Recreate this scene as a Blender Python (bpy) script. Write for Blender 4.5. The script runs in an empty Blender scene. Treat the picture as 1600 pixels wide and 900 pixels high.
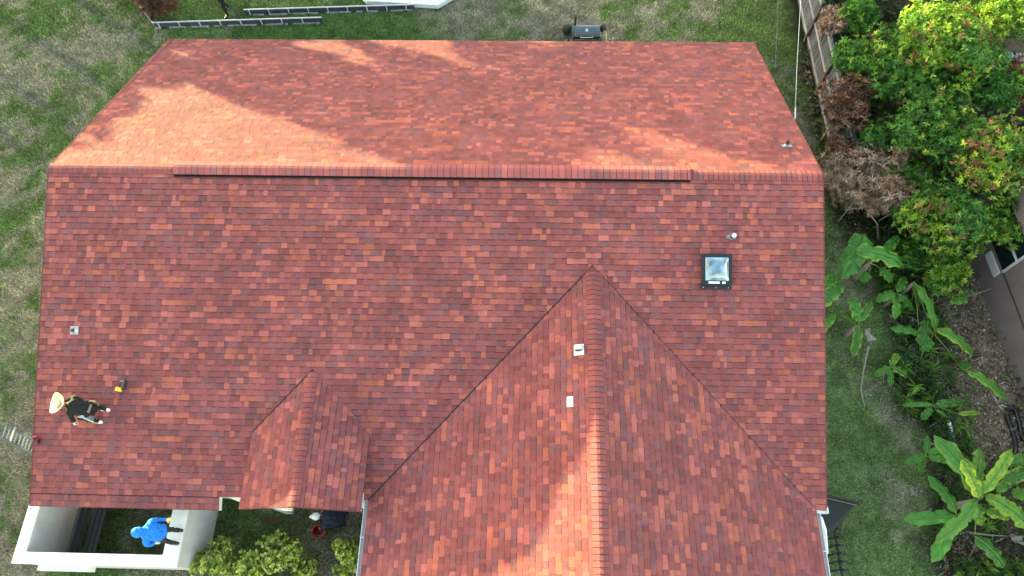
import bpy, math, random
import numpy as np
from mathutils import Vector, Matrix
R_ = math.radians
rng = np.random.default_rng(7)
random.seed(7)
scene = bpy.context.scene
C = scene.collection

# ------------------------------------------------------------ camera
CAM = Vector((2.4256, -9.7077, 19.4736))
PITCH, ROLL, YAW, FPX = R_(25.0838), R_(-2.0427), R_(3.1780), 1080.0
CM = Matrix.Rotation(YAW, 3, 'Z') @ Matrix.Rotation(PITCH, 3, 'X') @ Matrix.Rotation(ROLL, 3, 'Z')
cd = bpy.data.cameras.new('camera'); cam = bpy.data.objects.new('camera', cd); C.objects.link(cam)
cam.matrix_world = Matrix.Translation(CAM) @ CM.to_4x4()
cd.sensor_width = 36; cd.lens = FPX / 1600 * 36; cd.clip_end = 2000; cd.clip_start = .1
scene.camera = cam

# ------------------------------------------------------------ light
AZ = R_(55); EL = math.atan(.160 * math.cos(AZ))       # low sun, north-west; its height follows from the ridge's shadow on the wing
SUNDIR = Vector((-math.sin(AZ) * math.cos(EL), math.cos(AZ) * math.cos(EL), math.sin(EL)))
w = bpy.data.worlds.new('World'); scene.world = w; w.use_nodes = True
nt = w.node_tree; bg = nt.nodes['Background']
sky = nt.nodes.new('ShaderNodeTexSky'); sky.sky_type = 'NISHITA'; sky.sun_disc = False
sky.sun_elevation = EL; sky.sun_rotation = R_(360) - AZ
sky.altitude = 0; sky.air_density = 1.0; sky.dust_density = 0.9; sky.ozone_density = 0.0
nt.links.new(sky.outputs[0], bg.inputs[0]); bg.inputs[1].default_value = .15
sl = bpy.data.lights.new('sun', 'SUN'); sl.energy = 2.9; sl.angle = R_(.5); sl.color = (1, .94, .44)
so = bpy.data.objects.new('sun', sl); C.objects.link(so); so.rotation_euler = SUNDIR.to_track_quat('Z', 'Y').to_euler()
vs = scene.view_settings; vs.view_transform = 'Standard'; vs.look = 'None'; vs.exposure = 3.17; vs.gamma = 1; vs.use_curve_mapping = False

# ------------------------------------------------------------ house numbers
HE = 2.45; D = 7.392; HR = 2.954; D2 = 7.166; HB = 2.981; WX = 3.975; WW = 5.287; TT = HR / D
ZR = HE + HR; ZW = HE + WW * TT

def ray(px, py): return CM @ Vector(((px - 800) / FPX, -(py - 450) / FPX, -1))
def onplane(px, py, n, d):
    r = ray(px, py); n = Vector(n); return CAM + r * ((d - n.dot(CAM)) / n.dot(r))
def G(px, py, z=0): return onplane(px, py, (0, 0, 1), z)
def S(px, py): return onplane(px, py, (0, -TT, 1), ZR)
def N(px, py): return onplane(px, py, (0, HB / D2, 1), ZR)
def WS(px, py): return onplane(px, py, (-TT, 0, 1), HE - (WX - WW) * TT)

# ------------------------------------------------------------ materials
def mat(name, col=(.5, .5, .5), rough=.7, attr=False, var=.12, nscale=8, bump=0, bscale=60, metal=0, spec=.5, trans=0, subs=0, coat=0, alpha=1):
    m = bpy.data.materials.new(name); m.use_nodes = True; t = m.node_tree; b = t.nodes['Principled BSDF']
    b.inputs['Roughness'].default_value = rough; b.inputs['Metallic'].default_value = metal
    b.inputs['Specular IOR Level'].default_value = spec
    b.inputs['Coat Weight'].default_value = coat; b.inputs['Alpha'].default_value = alpha
    tc = t.nodes.new('ShaderNodeTexCoord')
    n = t.nodes.new('ShaderNodeTexNoise'); n.inputs['Scale'].default_value = nscale; n.inputs['Detail'].default_value = 6
    t.links.new(tc.outputs['Object'], n.inputs['Vector'])
    mr = t.nodes.new('ShaderNodeMapRange'); mr.inputs['From Min'].default_value = .25; mr.inputs['From Max'].default_value = .75
    mr.inputs['To Min'].default_value = 1 - var; mr.inputs['To Max'].default_value = 1 + var
    t.links.new(n.outputs['Fac'], mr.inputs['Value'])
    mx = t.nodes.new('ShaderNodeVectorMath'); mx.operation = 'MULTIPLY'
    if attr:
        a = t.nodes.new('ShaderNodeAttribute'); a.attribute_name = 'Col'; t.links.new(a.outputs['Color'], mx.inputs[0])
    else: mx.inputs[0].default_value = col
    t.links.new(mr.outputs[0], mx.inputs[1]); t.links.new(mx.outputs[0], b.inputs['Base Color'])
    if bump:
        n2 = t.nodes.new('ShaderNodeTexNoise'); n2.inputs['Scale'].default_value = bscale; n2.inputs['Detail'].default_value = 4
        t.links.new(tc.outputs['Object'], n2.inputs['Vector'])
        bp = t.nodes.new('ShaderNodeBump'); bp.inputs['Strength'].default_value = bump; bp.inputs['Distance'].default_value = .02
        t.links.new(n2.outputs['Fac'], bp.inputs['Height']); t.links.new(bp.outputs[0], b.inputs['Normal'])
    if trans:
        tr = t.nodes.new('ShaderNodeBsdfTranslucent'); ms = t.nodes.new('ShaderNodeMixShader'); ms.inputs[0].default_value = trans
        t.links.new(mx.outputs[0], tr.inputs['Color']); t.links.new(b.outputs[0], ms.inputs[1]); t.links.new(tr.outputs[0], ms.inputs[2])
        t.links.new(ms.outputs[0], t.nodes['Material Output'].inputs['Surface'])
    return m
def weather(m, scale, amt, stretch=(1, 1, 1)):
    t = m.node_tree; b = t.nodes['Principled BSDF']; src = b.inputs['Base Color'].links[0].from_socket
    tc = t.nodes.new('ShaderNodeTexCoord'); mp = t.nodes.new('ShaderNodeMapping'); mp.inputs['Scale'].default_value = stretch
    n = t.nodes.new('ShaderNodeTexNoise'); n.inputs['Scale'].default_value = scale; n.inputs['Detail'].default_value = 8; n.inputs['Roughness'].default_value = .65
    t.links.new(tc.outputs['Object'], mp.inputs[0]); t.links.new(mp.outputs[0], n.inputs['Vector'])
    mr = t.nodes.new('ShaderNodeMapRange'); mr.inputs['From Min'].default_value = .3; mr.inputs['From Max'].default_value = .7; mr.inputs['To Min'].default_value = 1 - amt; mr.inputs['To Max'].default_value = 1 + amt
    t.links.new(n.outputs['Fac'], mr.inputs['Value']); mx = t.nodes.new('ShaderNodeVectorMath'); mx.operation = 'MULTIPLY'
    t.links.new(src, mx.inputs[0]); t.links.new(mr.outputs[0], mx.inputs[1]); t.links.new(mx.outputs[0], b.inputs['Base Color'])
M = dict(
 shingle=mat('shingle', attr=True, rough=.9, var=.16, nscale=1.3, bump=.35, bscale=220, spec=.25),
 asphalt_edge=mat('asphalt_edge', (.02, .018, .018), .9),
 white=mat('white_paint', (.78, .77, .74), .6, var=.05, nscale=2, bump=.1, bscale=90),
 stucco=mat('stucco', (.56, .56, .57), .85, var=.09, nscale=1.6, bump=.4, bscale=70),
 whitemetal=mat('white_metal', (.52, .54, .57), .35, var=.04, spec=.5),
 galv=mat('galvanised', (.42, .47, .52), .38, metal=.6, var=.2, nscale=14),
 alu=mat('aluminium', (.19, .24, .29), .4, metal=.5, var=.15, nscale=9),
 black=mat('black_metal', (.010, .012, .013), .5, var=.2),
 blackplastic=mat('black_plastic', (.012, .013, .015), .35, var=.2),
 charcoal=mat('charcoal_slats', (.035, .038, .042), .6, var=.25, nscale=12),
 glass=mat('skylight_dome', (.13, .25, .37), .10, var=.9, nscale=4.5, spec=.9, coat=1),
 darkglass=mat('dark_glass', (.008, .014, .016), .25, spec=.35),
 wood=mat('weathered_wood', (.15, .14, .13), .9, attr=True, var=.28, nscale=7, bump=.5, bscale=35),
 rail=mat('fence_rail', (.20, .225, .26), .85, var=.2, nscale=6),
 leaf=mat('leaf', attr=True, rough=.5, var=.12, nscale=3, trans=.32, spec=.4),
 deadleaf=mat('dead_leaf', attr=True, rough=.85, var=.15, nscale=4, trans=.15, spec=.2),
 banana=mat('banana_leaf', attr=True, rough=.42, var=.1, nscale=3, trans=.3, spec=.45),
 bark=mat('bark', (.16, .13, .10), .9, var=.3, nscale=9, bump=.6, bscale=30),
 drybark=mat('dry_bark', (.30, .26, .22), .9, var=.3, nscale=9, bump=.4, bscale=30),
 ground=mat('lawn', attr=True, rough=.95, var=.30, nscale=2.3, bump=.8, bscale=16, spec=.1),
 blade=mat('grass_blade', attr=True, rough=.7, var=.1, nscale=3, spec=.15, trans=.2),
 chip=mat('leaf_litter', attr=True, rough=.9, var=.2, spec=.15),
 neighbour=mat('mauve_stucco', (.175, .135, .138), .9, var=.10, nscale=1.2, bump=.35, bscale=50),
 corrug=mat('roof_metal', (.32, .38, .44), .5, metal=.3, var=.15),
 blue=mat('blue_cloth', (.006, .19, .72), .8, var=.12, nscale=9, bump=.5, bscale=14),
 navy=mat('navy_cloth', (.008, .012, .030), .9, var=.25, nscale=8, bump=.4, bscale=20),
 blackcloth=mat('black_cloth', (.006, .007, .008), .9, var=.25, nscale=9, bump=.5, bscale=16),
 trousers=mat('dark_trousers', (.025, .024, .024), .9, var=.25, nscale=9, bump=.5, bscale=18),
 skin=mat('skin', (.28, .14, .09), .55, var=.08),
 straw=mat('straw', (.66, .58, .42), .85, var=.12, nscale=22, bump=.6, bscale=120),
 strawband=mat('straw_band', (.42, .34, .20), .85, var=.15),
 yellow=mat('yellow_rubber', (.80, .55, .06), .45, var=.08),
 paleyellow=mat('yellow_glove', (.80, .66, .28), .7, var=.1),
 whitecloth=mat('white_cloth', (.72, .73, .74), .85, var=.08),
 red=mat('red_plastic', (.33, .010, .014), .4, var=.1),
 hair=mat('hair', (.01, .008, .007), .7),
 grillmetal=mat('grill_paint', (.075, .11, .145), .38, var=.15, nscale=9, metal=.2),
 paleblue=mat('pale_blue_sheet', (.60, .70, .74), .45, var=.07, nscale=3),
 bluepanel=mat('dark_blue_panel', (.045, .05, .075), .5, var=.3, nscale=6),
 rust=mat('rusty_metal', (.10, .035, .02), .8, var=.3),
 mesh=mat('black_mesh', (.006, .010, .011), .7, var=.25, nscale=10),
 cable=mat('pale_cable', (.62, .64, .62), .5),
 tan=mat('tan_leather', (.17, .13, .08), .7, var=.2),
)
weather(M['shingle'], .7, .10, (1, 1, 1)); weather(M['shingle'], 24, .14); weather(M['stucco'], 3, .10, (1, 1, .25)); weather(M['white'], 5, .07); weather(M['shingle'], 1.6, .05)
weather(M['ground'], 9, .30); weather(M['neighbour'], 2.5, .10, (1, 1, .3)); weather(M['wood'], 4, .2, (1, 1, .2)); weather(M['blue'], 7, .18); weather(M['blackcloth'], 7, .4); weather(M['banana'], 11, .14)
# ------------------------------------------------------------ object helpers
def tag(o, label=None, cat=None, group=None, kind=None):
    if label: o['label'] = label
    if cat: o['category'] = cat
    if group: o['group'] = group
    if kind: o['kind'] = kind
    return o
def empty(name, loc=(0, 0, 0), rz=0, label=None, cat=None, group=None):
    o = bpy.data.objects.new(name, None); C.objects.link(o); o.location = loc; o.rotation_euler = (0, 0, rz); o.empty_display_size = .2
    return tag(o, label, cat, group)
def link(name, me, m, parent=None):
    o = bpy.data.objects.new(name, me); C.objects.link(o); me.name = name
    ms = m if isinstance(m, (list, tuple)) else [m]
    for x in ms: me.materials.append(x)
    if parent: o.parent = parent
    return o
class MB:
    def __init__(s): s.v = []; s.f = []; s.c = []; s.mi = []
    def face(s, pts, col=None, mi=0):
        n = len(s.v); s.v += [tuple(p) for p in pts]; s.f.append(tuple(range(n, n + len(pts)))); s.c.append(col or (1, 1, 1)); s.mi.append(mi)
    def raw(s, v, f, col=None, mi=0):
        n = len(s.v); s.v += [tuple(p) for p in v]
        for q in f: s.f.append(tuple(i + n for i in q)); s.c.append(col or (1, 1, 1)); s.mi.append(mi)
    def box(s, a, b, col=None, mi=0, rz=0, org=None, M4=None):
        x0, y0, z0 = a; x1, y1, z1 = b
        v = [(x0, y0, z0), (x1, y0, z0), (x1, y1, z0), (x0, y1, z0), (x0, y0, z1), (x1, y0, z1), (x1, y1, z1), (x0, y1, z1)]
        if M4 is not None: v = [tuple(M4 @ Vector(p)) for p in v]
        s.raw(v, [(0, 3, 2, 1), (4, 5, 6, 7), (0, 1, 5, 4), (1, 2, 6, 5), (2, 3, 7, 6), (3, 0, 4, 7)], col, mi); return s
    def bar(s, p, q, wd, ht, up=(0, 0, 1), col=None, mi=0):
        p = Vector(p); q = Vector(q); d = (q - p); L = d.length; d.normalize(); u = Vector(up)
        sx = d.cross(u)
        if sx.length < 1e-4: sx = d.cross(Vector((1, 0, 0)))
        sx.normalize(); u2 = sx.cross(d)
        m = Matrix((( d.x, sx.x, u2.x, p.x), (d.y, sx.y, u2.y, p.y), (d.z, sx.z, u2.z, p.z), (0, 0, 0, 1)))
        return s.box((0, -wd / 2, -ht / 2), (L, wd / 2, ht / 2), col, mi, M4=m)
    def tube(s, pts, r, n=8, col=None, cap=True, mi=0):
        pts = [Vector(p) for p in pts]; rs = r if isinstance(r, (list, tuple)) else [r] * len(pts)
        rings = []; ref = None
        for i, p in enumerate(pts):
            d = (pts[min(i + 1, len(pts) - 1)] - pts[max(i - 1, 0)]).normalized()
            if ref is None: ref = d.orthogonal().normalized()
            ref = (ref - d * ref.dot(d)).normalized(); b = d.cross(ref)
            rings.append([p + (ref * math.cos(a) + b * math.sin(a)) * rs[i] for a in [2 * math.pi * k / n for k in range(n)]])
        v = [x for rg in rings for x in rg]; f = []
        for i in range(len(pts) - 1):
            for k in range(n): f.append((i * n + k, i * n + (k + 1) % n, (i + 1) * n + (k + 1) % n, (i + 1) * n + k))
        if cap: f.append(tuple(reversed(range(n)))); f.append(tuple((len(pts) - 1) * n + k for k in range(n)))
        s.raw(v, f, col, mi); return s
    def lathe(s, prof, c=(0, 0, 0), n=20, col=None, mi=0, sx=1, sy=1, M4=None):
        v = []; f = []
        for r, z in prof:
            for k in range(n):
                a = 2 * math.pi * k / n; p = Vector((r * math.cos(a) * sx, r * math.sin(a) * sy, z))
                if M4 is not None: p = M4 @ p
                v.append((p.x + c[0], p.y + c[1], p.z + c[2]))
        for i in range(len(prof) - 1):
            for k in range(n): f.append((i * n + k, i * n + (k + 1) % n, (i + 1) * n + (k + 1) % n, (i + 1) * n + k))
        if prof[0][0] > 1e-6: f.append(tuple(reversed(range(n))))
        if prof[-1][0] > 1e-6: f.append(tuple((len(prof) - 1) * n + k for k in range(n)))
        s.raw(v, f, col, mi); return s
    def build(s, name, m, parent=None, smooth=False, bevel=0):
        me = bpy.data.meshes.new(name); me.from_pydata(s.v, [], s.f)
        a = me.color_attributes.new('Col', 'FLOAT_COLOR', 'CORNER')
        buf = np.ones((len(me.loops), 4), dtype=np.float32)
        cnt = np.array([len(f) for f in s.f]); buf[:, :3] = np.repeat(np.array(s.c, dtype=np.float32)[:, :3], cnt, axis=0)
        a.data.foreach_set('color', buf.ravel())
        me.polygons.foreach_set('material_index', s.mi)
        if smooth: me.shade_smooth()
        o = link(name, me, m, parent)
        if bevel:
            bv = o.modifiers.new('b', 'BEVEL'); bv.width = bevel; bv.segments = 2; bv.limit_method = 'ANGLE'
        return o
def arr_mesh(name, V, F, cols, m, parent=None, smooth=False):
    """V (n,3), F (m,k) constant k, cols (n,3) per vertex"""
    V = np.asarray(V, np.float32); F = np.asarray(F, np.int32); k = F.shape[1]
    me = bpy.data.meshes.new(name); me.vertices.add(len(V)); me.vertices.foreach_set('co', V.ravel())
    me.loops.add(F.size); me.loops.foreach_set('vertex_index', F.ravel())
    me.polygons.add(len(F)); me.polygons.foreach_set('loop_start', np.arange(len(F), dtype=np.int32) * k)
    me.update(calc_edges=True)
    a = me.color_attributes.new('Col', 'FLOAT_COLOR', 'POINT'); buf = np.ones((len(V), 4), np.float32); buf[:, :3] = cols
    a.data.foreach_set('color', buf.ravel())
    if smooth: me.shade_smooth()
    me.validate()
    return link(name, me, m, parent)
def vnoise(x, y, seed=0):
    r = np.random.default_rng(seed); T = r.random((256, 256))
    xi = np.floor(x).astype(int); yi = np.floor(y).astype(int); fx = x - xi; fy = y - yi
    fx = fx * fx * (3 - 2 * fx); fy = fy * fy * (3 - 2 * fy)
    g = lambda a, b: T[a % 256, b % 256]
    return (g(xi, yi) * (1 - fx) + g(xi + 1, yi) * fx) * (1 - fy) + (g(xi, yi + 1) * (1 - fx) + g(xi + 1, yi + 1) * fx) * fy
def fbm(x, y, sc, seed=0, o=5):
    s = 0; a = .5; t = 0
    for i in range(o): s = s + a * vnoise(x * sc * 2 ** i + 17 * i, y * sc * 2 ** i + 5 * i, seed + i); t += a; a *= .55
    return s / t

# ============================================================ GROUND
WALLX0, WALLX1, WALLY = -9.91, -5.89, -8.95
def patch(x, y):
    """lawn colour (n,3) and soil amount"""
    x = np.asarray(x, float); y = np.asarray(y, float)
    n = fbm(x, y, .55, 3) * .45 + fbm(x, y, 2.3, 11) * .55
    def bumpf(px, py, rx, ry, amp):
        p = G(px, py); return amp * np.exp(-((x - p.x) / rx) ** 2 - ((y - p.y) / ry) ** 2)
    dry = n - .485
    for b in ((190, 60, 2.2, 1.0, .12), (250, 150, 1.6, .8, .05), (850, 25, 3.2, .9, .16), (700, 45, .9, .8, .07), (1010, 40, 1.2, .9, .08), (20, 440, 1.2, 2.5, .06), (15, 860, 1.2, 2.0, .09),
              (90, 40, 2.2, 1.0, -.10), (70, 115, 1.3, .7, -.10), (540, 50, 3.2, 1.0, -.24), (340, 15, 3.5, 2.0, -.24), (1210, 60, 1.7, 3.0, -.2), (1390, 700, 2.3, 6.0, -.11), (420, 830, 1.6, 1.4, -.16), (520, 840, .7, 1.0, .12), (220, 840, 1.6, 1.1, -.14), (1330, 560, .6, 2, .03), (980, 60, .5, .5, -.07), (50, 480, .4, 1.2, -.1)):
        dry = dry + bumpf(*b)
    d = np.clip(dry * 6.5 + .5, 0, 1)[..., None]
    h = fbm(x, y, 3.1, 31)[..., None]; h2 = fbm(x, y, .8, 51)[..., None]
    green = np.array([.082, .126, .043]) * (.55 + .9 * h) * (1 - .0 * h2) + np.array([.020, .022, 0]) * np.clip(h2 * 2 - 1, 0, 1)
    dryc = np.array([.19, .18, .135]) * (.55 + .9 * h)
    col = green * (1 - d) + dryc * d
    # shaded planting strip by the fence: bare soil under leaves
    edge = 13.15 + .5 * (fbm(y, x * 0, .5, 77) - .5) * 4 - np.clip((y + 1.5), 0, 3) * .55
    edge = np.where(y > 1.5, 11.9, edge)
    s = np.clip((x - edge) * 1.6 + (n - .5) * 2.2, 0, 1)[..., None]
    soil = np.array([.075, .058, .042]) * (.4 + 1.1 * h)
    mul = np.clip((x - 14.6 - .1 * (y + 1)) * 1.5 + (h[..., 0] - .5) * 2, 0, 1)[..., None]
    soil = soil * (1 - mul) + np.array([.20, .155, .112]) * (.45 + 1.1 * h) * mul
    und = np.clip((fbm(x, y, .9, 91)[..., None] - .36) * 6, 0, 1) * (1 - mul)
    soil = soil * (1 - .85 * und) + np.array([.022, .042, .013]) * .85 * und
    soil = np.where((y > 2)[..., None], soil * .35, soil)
    # bare dirt in the front bed
    bd = np.exp(-((x + 2.0) / 1.6) ** 2 - ((y + 8.2) / .9) ** 2) * .9 * np.clip(n * 3 - .8, 0, 1)
    bd = bd[..., None]
    col = col * (1 - bd) + np.array([.13, .118, .095]) * (.4 + 1.1 * h) * bd
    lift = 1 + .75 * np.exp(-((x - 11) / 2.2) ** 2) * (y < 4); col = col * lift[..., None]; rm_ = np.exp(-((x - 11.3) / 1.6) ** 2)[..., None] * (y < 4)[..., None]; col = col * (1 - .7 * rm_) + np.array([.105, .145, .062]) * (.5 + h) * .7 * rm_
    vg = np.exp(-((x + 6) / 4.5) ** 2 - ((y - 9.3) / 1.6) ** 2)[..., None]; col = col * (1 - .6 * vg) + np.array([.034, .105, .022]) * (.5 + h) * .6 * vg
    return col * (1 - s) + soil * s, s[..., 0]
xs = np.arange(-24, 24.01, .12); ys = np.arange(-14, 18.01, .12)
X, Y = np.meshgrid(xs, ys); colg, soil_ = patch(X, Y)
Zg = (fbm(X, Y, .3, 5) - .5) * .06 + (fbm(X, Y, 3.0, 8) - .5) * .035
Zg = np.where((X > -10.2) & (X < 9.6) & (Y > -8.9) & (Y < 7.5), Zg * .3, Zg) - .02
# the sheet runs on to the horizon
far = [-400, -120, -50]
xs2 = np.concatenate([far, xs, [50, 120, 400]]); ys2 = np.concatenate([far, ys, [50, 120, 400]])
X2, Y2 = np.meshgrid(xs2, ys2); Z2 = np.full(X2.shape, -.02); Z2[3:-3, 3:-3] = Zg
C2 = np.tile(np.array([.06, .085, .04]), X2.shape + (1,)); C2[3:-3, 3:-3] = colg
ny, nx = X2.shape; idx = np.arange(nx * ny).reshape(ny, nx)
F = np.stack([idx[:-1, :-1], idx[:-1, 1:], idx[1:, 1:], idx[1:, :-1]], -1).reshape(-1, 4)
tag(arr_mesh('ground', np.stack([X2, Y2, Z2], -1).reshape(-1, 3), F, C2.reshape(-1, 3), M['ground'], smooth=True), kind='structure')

def blades(n, x0, x1, y0, y1, keep=None, L=(.03, .10), wd=.008, seed=1, bright=1.25):
    r = np.random.default_rng(seed); x = r.uniform(x0, x1, n); y = r.uniform(y0, y1, n)
    c, s = patch(x, y); k = s < r.random(n) * .6
    if keep is not None: k &= keep(x, y)
    x = x[k]; y = y[k]; c = c[k]; n = len(x)
    a = r.uniform(0, 2 * np.pi, n); l = r.uniform(*L, n); t = r.uniform(.2, 1.3, n); ww = wd * r.uniform(.6, 1.6, n)
    dx = np.cos(a); dy = np.sin(a); b0 = np.stack([x - dy * ww, y + dx * ww, np.zeros(n)], -1); b1 = np.stack([x + dy * ww, y - dx * ww, np.zeros(n)], -1)
    tp = np.stack([x + dx * l * np.sin(t), y + dy * l * np.sin(t), l * np.cos(t) + .012], -1)
    V = np.stack([b0, b1, tp], 1).reshape(-1, 3); Fc = np.arange(3 * n).reshape(-1, 3)
    cc = c * r.uniform(.25, 2.3, (n, 1)) * bright; cc += (r.random((n, 1)) < .10) * np.array([.17, .15, .10]) * r.random((n, 1))
    return V, Fc, np.repeat(cc, 3, axis=0)
def offhouse(x, y): return ~((x > -9.3) & (x < 9.3) & (y > -7.2) & (y < 6.7)) & ~((x > WALLX1 - .3) & (x < WALLX1) & (y < -7)) & ~((x > WALLX0) & (x < WALLX0 + .3) & (y < -7)) & ~((x > -1.1) & (x < 9.0) & (y < -7))
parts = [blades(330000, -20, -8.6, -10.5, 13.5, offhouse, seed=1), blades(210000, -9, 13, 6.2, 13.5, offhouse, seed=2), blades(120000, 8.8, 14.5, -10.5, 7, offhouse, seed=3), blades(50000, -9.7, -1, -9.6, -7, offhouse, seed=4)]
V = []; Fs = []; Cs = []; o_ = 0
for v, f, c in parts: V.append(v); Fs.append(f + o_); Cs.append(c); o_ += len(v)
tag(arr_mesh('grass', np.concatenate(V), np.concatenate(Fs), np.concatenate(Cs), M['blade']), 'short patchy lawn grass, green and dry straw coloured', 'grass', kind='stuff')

# leaf litter / mulch
def chips(n, fn, pal, L=(.03, .10), seed=5, z=.01, name='mulch', wr=(.25, .6)):
    r = np.random.default_rng(seed); x, y, zz = fn(r, n); n = len(x)
    a = r.uniform(0, 2 * np.pi, n); l = r.uniform(*L, n); wd = l * r.uniform(*wr, n)
    d = np.stack([np.cos(a), np.sin(a), r.uniform(-.4, .4, n)], -1); p = np.stack([-np.sin(a), np.cos(a), r.uniform(-.5, .5, n)], -1)
    c0 = np.stack([x, y, zz + z + r.uniform(0, .05, n)], -1)
    V = np.stack([c0 - d * l[:, None] / 2, c0 - p * wd[:, None] / 2, c0 + d * l[:, None] / 2, c0 + p * wd[:, None] / 2], 1).reshape(-1, 3)
    cc = np.array(pal)[r.integers(0, len(pal), n)] * r.uniform(.5, 1.4, (n, 1))
    return V, np.arange(4 * n).reshape(-1, 4), np.repeat(cc, 4, axis=0)
def strip(r, n):
    x = r.uniform(12.2, 18, n); y = r.uniform(-10, 6, n); _, s = patch(x, y); k = (s > r.random(n)) & ((x > 14.4 + .1 * y) | (r.random(n) < .35)); return x[k], y[k], np.zeros(k.sum())
v, f, c = chips(52000, strip, [(.22, .17, .12), (.12, .09, .065), (.32, .25, .18), (.06, .05, .035), (.26, .21, .16), (.46, .40, .32)])
tag(arr_mesh('leaf_litter', v, f, c, M['chip']), 'brown and grey fallen leaves and wood chips over the planting strip', 'leaf litter', kind='stuff')

# ============================================================ HOUSE
house = empty('house', (0, 0, 0), 0, 'single storey stucco house under a wide red and orange shingle roof with a front wing', 'house')
PAL = [((.222, .066, .069), .42), ((.186, .070, .077), .20), ((.250, .073, .071), .18), ((.345, .100, .072), .08), ((.340, .099, .088), .12)]
pc = np.array([p[0] for p in PAL]); pw = np.array([p[1] for p in PAL]); pw = pw / pw.sum()
def cellcol(r, u, v, lo=0):
    k = r.choice(len(pc), p=pw); c = pc[k].copy(); c *= r.uniform(.85, 1.15)
    return c
def shingles(name, o, ud, vd, lo, hi, vmax, seed, parent, expo=.143, label=None, th=.010):
    r = np.random.default_rng(seed); o = Vector(o); ud = Vector(ud).normalized(); vd = Vector(vd).normalized(); n = ud.cross(vd).normalized()
    if n.z < 0: n = -n
    mb = MB(); P = lambda u, v, h: o + ud * u + vd * v + n * h
    nc = int(math.ceil(vmax / expo))
    for i in range(nc):
        v0 = i * expo; v1 = min(v0 + expo, vmax); vov = min(v0 + expo * 1.12, vmax)
        if v1 - v0 < .02: break
        a = min(lo(v0), lo(v1)); b = max(hi(v0), hi(v1))
        if b <= a: continue
        u = a - r.uniform(0, .2); cuts = []
        while u < b: cuts.append(u); u += r.choice([.09, .12, .15, .17, .22]) * r.uniform(.85, 1.15)
        cuts.append(u); hi_l = r.random() < .5; run = None
        for j in range(len(cuts) - 1):
            u0, u1 = cuts[j], cuts[j + 1]
            L0, H0, L1, H1 = lo(v0), hi(v0), lo(v1), hi(v1)
            q = [max(u0, L0), min(u1, H0), max(u0, L1), min(u1, H1)]
            if q[1] <= q[0] and q[3] <= q[2]: continue
            q[1] = max(q[1], q[0]); q[3] = max(q[3], q[2])
            if u0 < L0 and u1 < L0: q[0] = q[1] = min(L0, H0)
            if u0 < L1 and u1 < L1: q[2] = q[3] = min(L1, H1)
            raised = (j % 2 == 0) == hi_l
            h0 = th + (.003 if raised else 0); hv = .001 + (.003 if raised else 0)
            if run is None or r.random() < .78: run = cellcol(r, u0, v0)
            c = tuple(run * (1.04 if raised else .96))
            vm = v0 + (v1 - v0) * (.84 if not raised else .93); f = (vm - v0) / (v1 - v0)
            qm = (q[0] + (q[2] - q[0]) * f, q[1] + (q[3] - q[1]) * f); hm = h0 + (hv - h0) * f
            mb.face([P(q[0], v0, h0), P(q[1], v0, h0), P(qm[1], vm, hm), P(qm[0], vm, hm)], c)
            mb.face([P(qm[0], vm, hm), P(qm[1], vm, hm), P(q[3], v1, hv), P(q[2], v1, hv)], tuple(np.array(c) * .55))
            mb.face([P(q[0], v0, -.004), P(q[1], v0, -.004), P(q[1], v0, h0), P(q[0], v0, h0)], (.035, .02, .02))
            if raised:
                mb.face([P(q[0], v0, 0), P(q[0], v0, h0), P(q[2], v1, hv), P(q[2], v1, 0)], (.05, .028, .028))
                mb.face([P(q[1], v0, 0), P(q[3], v1, 0), P(q[3], v1, hv), P(q[1], v0, h0)], (.05, .028, .028))
    # deck under the shingles
    vv = vmax
    mb.face([P(lo(0), 0, -.005), P(hi(0), 0, -.005), P(hi(vv), vv, -.005), P(lo(vv), vv, -.005)], (.03, .02, .02))
    mb.face([P(lo(0), 0, -.04), P(lo(vv), vv, -.04), P(hi(vv), vv, -.04), P(hi(0), 0, -.04)], (.3, .3, .3))
    ob = mb.build(name, M['shingle'], parent)
    if label: ob['label'] = label
    return ob, P
ct = math.sqrt(1 + TT * TT); SL = D * ct
XL, XR = -9.5, 9.5
# --- main roof: south and north slope in one part each
u_of = lambda x: x - XL
ext = .281 * ct
XSTEP = S(342, 775).x
# south: a little wider at the right edge
so_, PS = shingles('roof', (XL, -D, HE), (1, 0, 0), (0, 1, TT), lambda v: 0.0, lambda v: 19.0, SL, 21, house, label='long front roof slope of dark red and orange shingles')
# lower strip west of the step
shingles('eave_shingles', (XL, -D - .281, HE - .281 * TT), (1, 0, 0), (0, 1, TT), lambda v: 0.0, lambda v: XSTEP - XL, ext - .001, 22, so_)
tn = HB / D2; SN = D2 * math.sqrt(1 + tn * tn)
no_, PN = shingles('roof', (XR + .118, D2, ZR - HB), (-1, 0, 0), (0, -1, tn), lambda v: .118 * v / SN, lambda v: 19.207 - .089 * v / SN, SN, 23, house, label='rear roof slope with sunlit patches')
# --- wing roof
YS = -15.0
def wlo(v): return 0
Lw = -D - YS
# west slope: u runs north from YS; ends at the valley
wo_, PW = shingles('roof', (WX - WW, YS, HE), (0, 1, 0), (1, 0, TT), lambda v: 0.0, lambda v: Lw + v / ct + .03, WW * ct, 24, house, label='left slope of the front wing roof')
we_, PE = shingles('roof', (WX + WW, YS, HE), (0, 1, 0), (-1, 0, TT), lambda v: 0.0, lambda v: Lw + v / ct + .03, WW * ct, 25, house, label='right slope of the front wing roof')
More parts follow.
